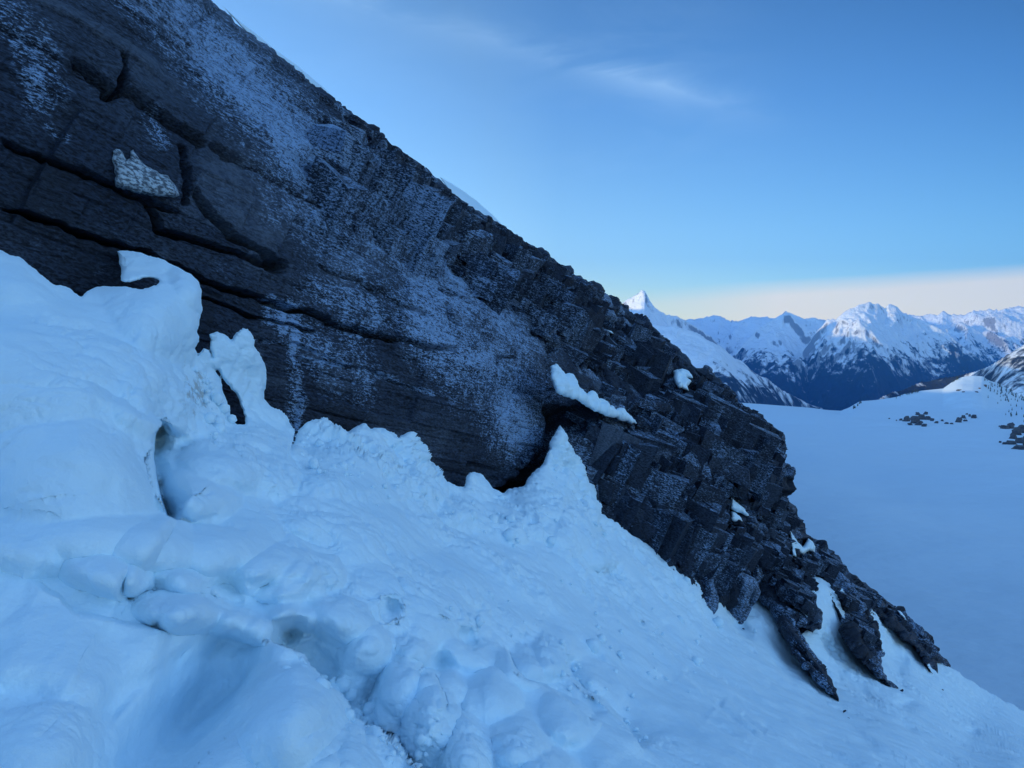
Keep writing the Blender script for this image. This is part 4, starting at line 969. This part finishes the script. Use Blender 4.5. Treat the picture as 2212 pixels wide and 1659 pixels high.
snw, stp_ = fm.attr('snow'), fm.attr('steep')
f1 = fm.noise(fp, .0022, 7, .62); f2 = fm.noise(fm.map(fp, (1, 1, .35)), .009, 6, .65)
sm = fm.ramp(fm.math('ADD', snw, fm.math('MULTIPLY', fm.math('SUBTRACT', f2, .5), 2.2)), .30, .72)
rk = fm.ramp(fm.math('ADD', stp_, fm.math('MULTIPLY', fm.math('SUBTRACT', f2, .5), 2.6)), 1.75, 2.5)
forest = fm.mix(f1, (.010, .016, .020, 1), (.035, .045, .05, 1))
rock = fm.mix(f2, (.05, .05, .055, 1), (.16, .155, .15, 1))
c = fm.mix(sm, forest, (.82, .86, .90, 1))
c = fm.mix(fm.math('MULTIPLY', rk, fm.math('ADD', fm.math('MULTIPLY', sm, .78), .0)), c, rock)
fm.set(fm.p, 'Base Color', c); fm.set(fm.p, 'Roughness', .9); fm.set(fm.p, 'Specular IOR Level', .1)
nb_ = fm.bump(f1, .9, 160); nb_ = fm.bump(f2, .6, 30, nb_); fm.set(fm.p, 'Normal', nb_)
idx = np.arange(UF.size).reshape(UF.shape)
o = mesh_obj('mountains', np.stack([XF, YF, best], -1).reshape(-1, 3), np.stack([idx[:-1, :-1], idx[:-1, 1:], idx[1:, 1:], idx[1:, :-1]], -1).reshape(-1, 4), fm.m,
             {'snow': sn.reshape(-1), 'steep': steep.reshape(-1)})
tag(o, kind='structure')
# range to the left, outside the frame: it throws the evening shade on the valley
xs = np.linspace(-9500, 600, 70); ysb = np.linspace(4500, 26000, 110)
XB, YB = np.meshgrid(xs, ysb)
cx = -2600 - .02 * (YB - 5000)
hb = np.interp(YB, [4500, 7000, 9260, 9950, 11450, 14000, 26000], [350, 850, 1000, 1120, 1800, 2100, 2200])
ZB = np.maximum(hb - .5 * np.abs(XB - cx) + 260 * fbm(np.stack([XB / 1800, YB / 1800, XB * 0], -1), 4, 9), -1700)
lim = YB * (.43 - .15 + -.755 * (XB / YB) - .28)
idx = np.arange(XB.size).reshape(XB.shape)
o = mesh_obj('mountains', np.stack([XB, YB, ZB], -1).reshape(-1, 3), np.stack([idx[:-1, :-1], idx[:-1, 1:], idx[1:, 1:], idx[1:, :-1]], -1).reshape(-1, 4), ms.m)
tag(o, kind='structure')
# valley floor / ground sheet reaching the horizon
gv = 60000.0
o = mesh_obj('ground', np.array([(-gv, -gv, -1900), (gv, -gv, -1900), (gv, gv, -1900), (-gv, gv, -1900)], float), np.array([(0, 1, 2, 3)]), fm.m); tag(o, kind='structure')

# ------------------------------------------------------------------ rocks and trees on the knoll
rocks = [(1979, 905, 26, 20, 'biggest block of the dark crag on the snow knoll'), (1962, 903, 16, 16, None), (1995, 900, 18, 14, None), (1990, 913, 16, 12, None), (2008, 902, 14, 11, None), (1950, 906, 8, 6, None), (2018, 906, 12, 8, None), (2004, 892, 10, 8, None),
 (1986, 893, 12, 8, None), (2002, 918, 12, 8, None), (2028, 912, 9, 6, None), (2040, 908, 7, 5, None), (2050, 914, 10, 5, None), (2061, 915, 8, 4, None), (1970, 916, 12, 6, None), (1941, 908, 4, 3, None), (1925, 904, 4, 3, None),
 (2076, 906, 14, 14, None), (2086, 900, 10, 9, None), (2090, 908, 9, 5, None), (2099, 897, 6, 7, None), (2108, 899, 12, 10, None), (2093, 894, 6, 4, None),
 (2176, 922, 20, 10, None), (2190, 918, 18, 16, None), (2202, 930, 20, 20, None), (2212, 925, 20, 22, None), (2196, 942, 16, 14, None), (2208, 950, 20, 16, None), (2192, 956, 22, 10, None), (2210, 966, 26, 12, None), (2178, 958, 12, 6, None), (2168, 955, 6, 5, None), (2228, 950, 30, 30, None), (2166, 921, 7, 4, None),
 (2075, 842, 12, 3, None), (2084, 846, 6, 3, None), (2112, 846, 8, 3, None), (2118, 838, 6, 3, None), (2130, 832, 8, 5, None)]
where = lambda u: ('crag' if u < 2068 else 'pair' if u < 2115 else 'edge')
for i, (u, v, w, h, lab) in enumerate(rocks):
    if v < 850: g, l = 'flecks of rock below the knoll summit', 'small dark rock showing through the snow near the sunlit summit of the knoll'
    elif u < 2068: g, l = 'rocks of the left crag on the knoll', 'one dark rock of the broken crag on the near side of the knoll'
    elif u < 2150: g, l = 'rocks of the small middle crag on the knoll', 'one of the dark rocks in the small cluster right of the broken crag'
    else: g, l = 'rocks at the right edge of the knoll', 'one of the black rocks at the right edge of the picture below the knoll'
    o = crag('rock_outcrop', u, v, w, h, 40 + i); tag(o, lab or l, 'rock', None if lab else g)

bark = NT('bark'); bark.set(bark.p, 'Base Color', (.05, .04, .03, 1)); bark.set(bark.p, 'Roughness', .9)
need = NT('fir_needles'); need.set(need.p, 'Base Color', need.mix(need.noise(need.pos(), .8, 3), (.015, .03, .022, 1), (.04, .07, .045, 1))); need.set(need.p, 'Roughness', .9)
def fir_meshes(seed):
    rg = np.random.RandomState(seed); H = 10.0; v, f = [], []
    tiers = 11
    for k in range(tiers):
        z0 = .8 + (H - 1.0) * k / tiers; r = (2.0 * (1 - k / tiers) ** .8 + .2) * rg.uniform(.8, 1.15); nb = 7
        for i in range(nb):
            if rg.rand() < .15: continue
            a = 2 * math.pi * (i + rg.rand() * .6) / nb; rr = r * rg.uniform(.7, 1.15); w = .34 * rr
            ca, sa = math.cos(a), math.sin(a); b = len(v)
            v += [(0, 0, z0 + .9), (ca * rr * .6 - sa * w, sa * rr * .6 + ca * w, z0 - .05), (ca * rr, sa * rr, z0 - .45), (ca * rr * .6 + sa * w, sa * rr * .6 - ca * w, z0 - .05), (ca * rr * .5, sa * rr * .5, z0 - .35)]
            f += [(b, b + 1, b + 2, b + 3), (b + 1, b + 4, b + 2, -1), (b + 4, b + 3, b + 2, -1), (b, b + 4, b + 1, -1), (b, b + 3, b + 4, -1)]
    b = len(v)
    for i in range(6):
        a = 2 * math.pi * i / 6; v.append((.2 * math.cos(a), .2 * math.sin(a), -1.0)); 
    v.append((0, 0, H + .3))
    tf = [(b + i, b + (i + 1) % 6, b + 6, -1) for i in range(6)]
    V = np.array(v)
    return V, np.array(f), np.array(tf)
protos = []
for s in range(3):
    V_, fc_, ft_ = fir_meshes(s)
    e = bpy.data.objects.new('fir_tree', None); scene.collection.objects.link(e)
    c_ = mesh_obj('crown', V_, fc_, need.m, parent=e, smooth_=False); t_ = mesh_obj('trunk', V_, ft_, bark.m, parent=e)
    protos.append((e, c_, t_))
rg = np.random.RandomState(12)
spots = []
for _ in range(95):                             # right-hand crest of the knoll
    u = rg.uniform(2128, 2222); k_ = knoll(u); v = k_ + rg.uniform(1, 62) * rg.rand() ** .7
    if rg.rand() < .55 and v > k_ + 20 and u < 2170: continue
    spots.append((u, v, 'crest'))
for _ in range(16): u = rg.uniform(1936, 1990); spots.append((u, knoll(u) + rg.uniform(0, 3), 'brow'))
for _ in range(10): u = rg.uniform(1846, 1864); spots.append((u, knoll(u) + rg.uniform(0, 2), 'lip'))
for _ in range(10): u = rg.uniform(2056, 2072); spots.append((u, knoll(u) + rg.uniform(0, 2), 'shoulder'))
lab = {'crest': ('small dark fir scattered down the right-hand side of the snow knoll', 'firs on the right side of the knoll'),
       'brow': ('tiny dark fir in the row on the long snow brow left of the knoll', 'firs on the snow brow'),
       'lip': ('tiny dark fir at the notch where the glacier edge meets the knoll', 'firs at the glacier notch'),
       'shoulder': ('tiny dark fir at the left foot of the sunlit knoll summit', 'firs beside the sunlit summit')}
first = [True] * 3
for i, (u, v, w) in enumerate(spots):
    k = i % 3; e, c_, t_ = protos[k]
    if not first[k]:
        e2 = e.copy(); scene.collection.objects.link(e2)
        for ch in (c_, t_):
            c2 = ch.copy(); scene.collection.objects.link(c2); c2.parent = e2
        e = e2
    first[k] = False
    y = surf_depth(u, v)
    e.location = (y * (u - W2) / F, y, float(z_at(v, y)) - .3)
    e.scale = [rg.uniform(.55, 1.15)] * 3; e.rotation_euler = (0, 0, rg.uniform(0, 6.28))
    tag(e, lab[w][0], 'tree', lab[w][1])

# ------------------------------------------------------------------ the air
hz = NT('air'); hz.n.remove(hz.p)
vol = hz.n.new('ShaderNodeVolumePrincipled'); vol.inputs['Color'].default_value = (.07, .38, 1, 1); vol.inputs['Density'].default_value = 2.3e-5
vol.inputs['Anisotropy'].default_value = 0.1
hz.l.new(vol.outputs[0], hz.n['Material Output'].inputs['Volume'])
a, b, z0, z1 = -10000, 19500, -1950, 2600
hv = np.array([(x, y, z) for z in (z0, z1) for y in (-3200, 26500) for x in (a, b)], float)
hf = np.array([(0, 2, 3, 1), (4, 5, 7, 6), (0, 1, 5, 4), (2, 6, 7, 3), (0, 4, 6, 2), (1, 3, 7, 5)])
gvs = 17400.0
o = mesh_obj('haze', hv, hf, hz.m, smooth_=False); tag(o, kind='stuff')
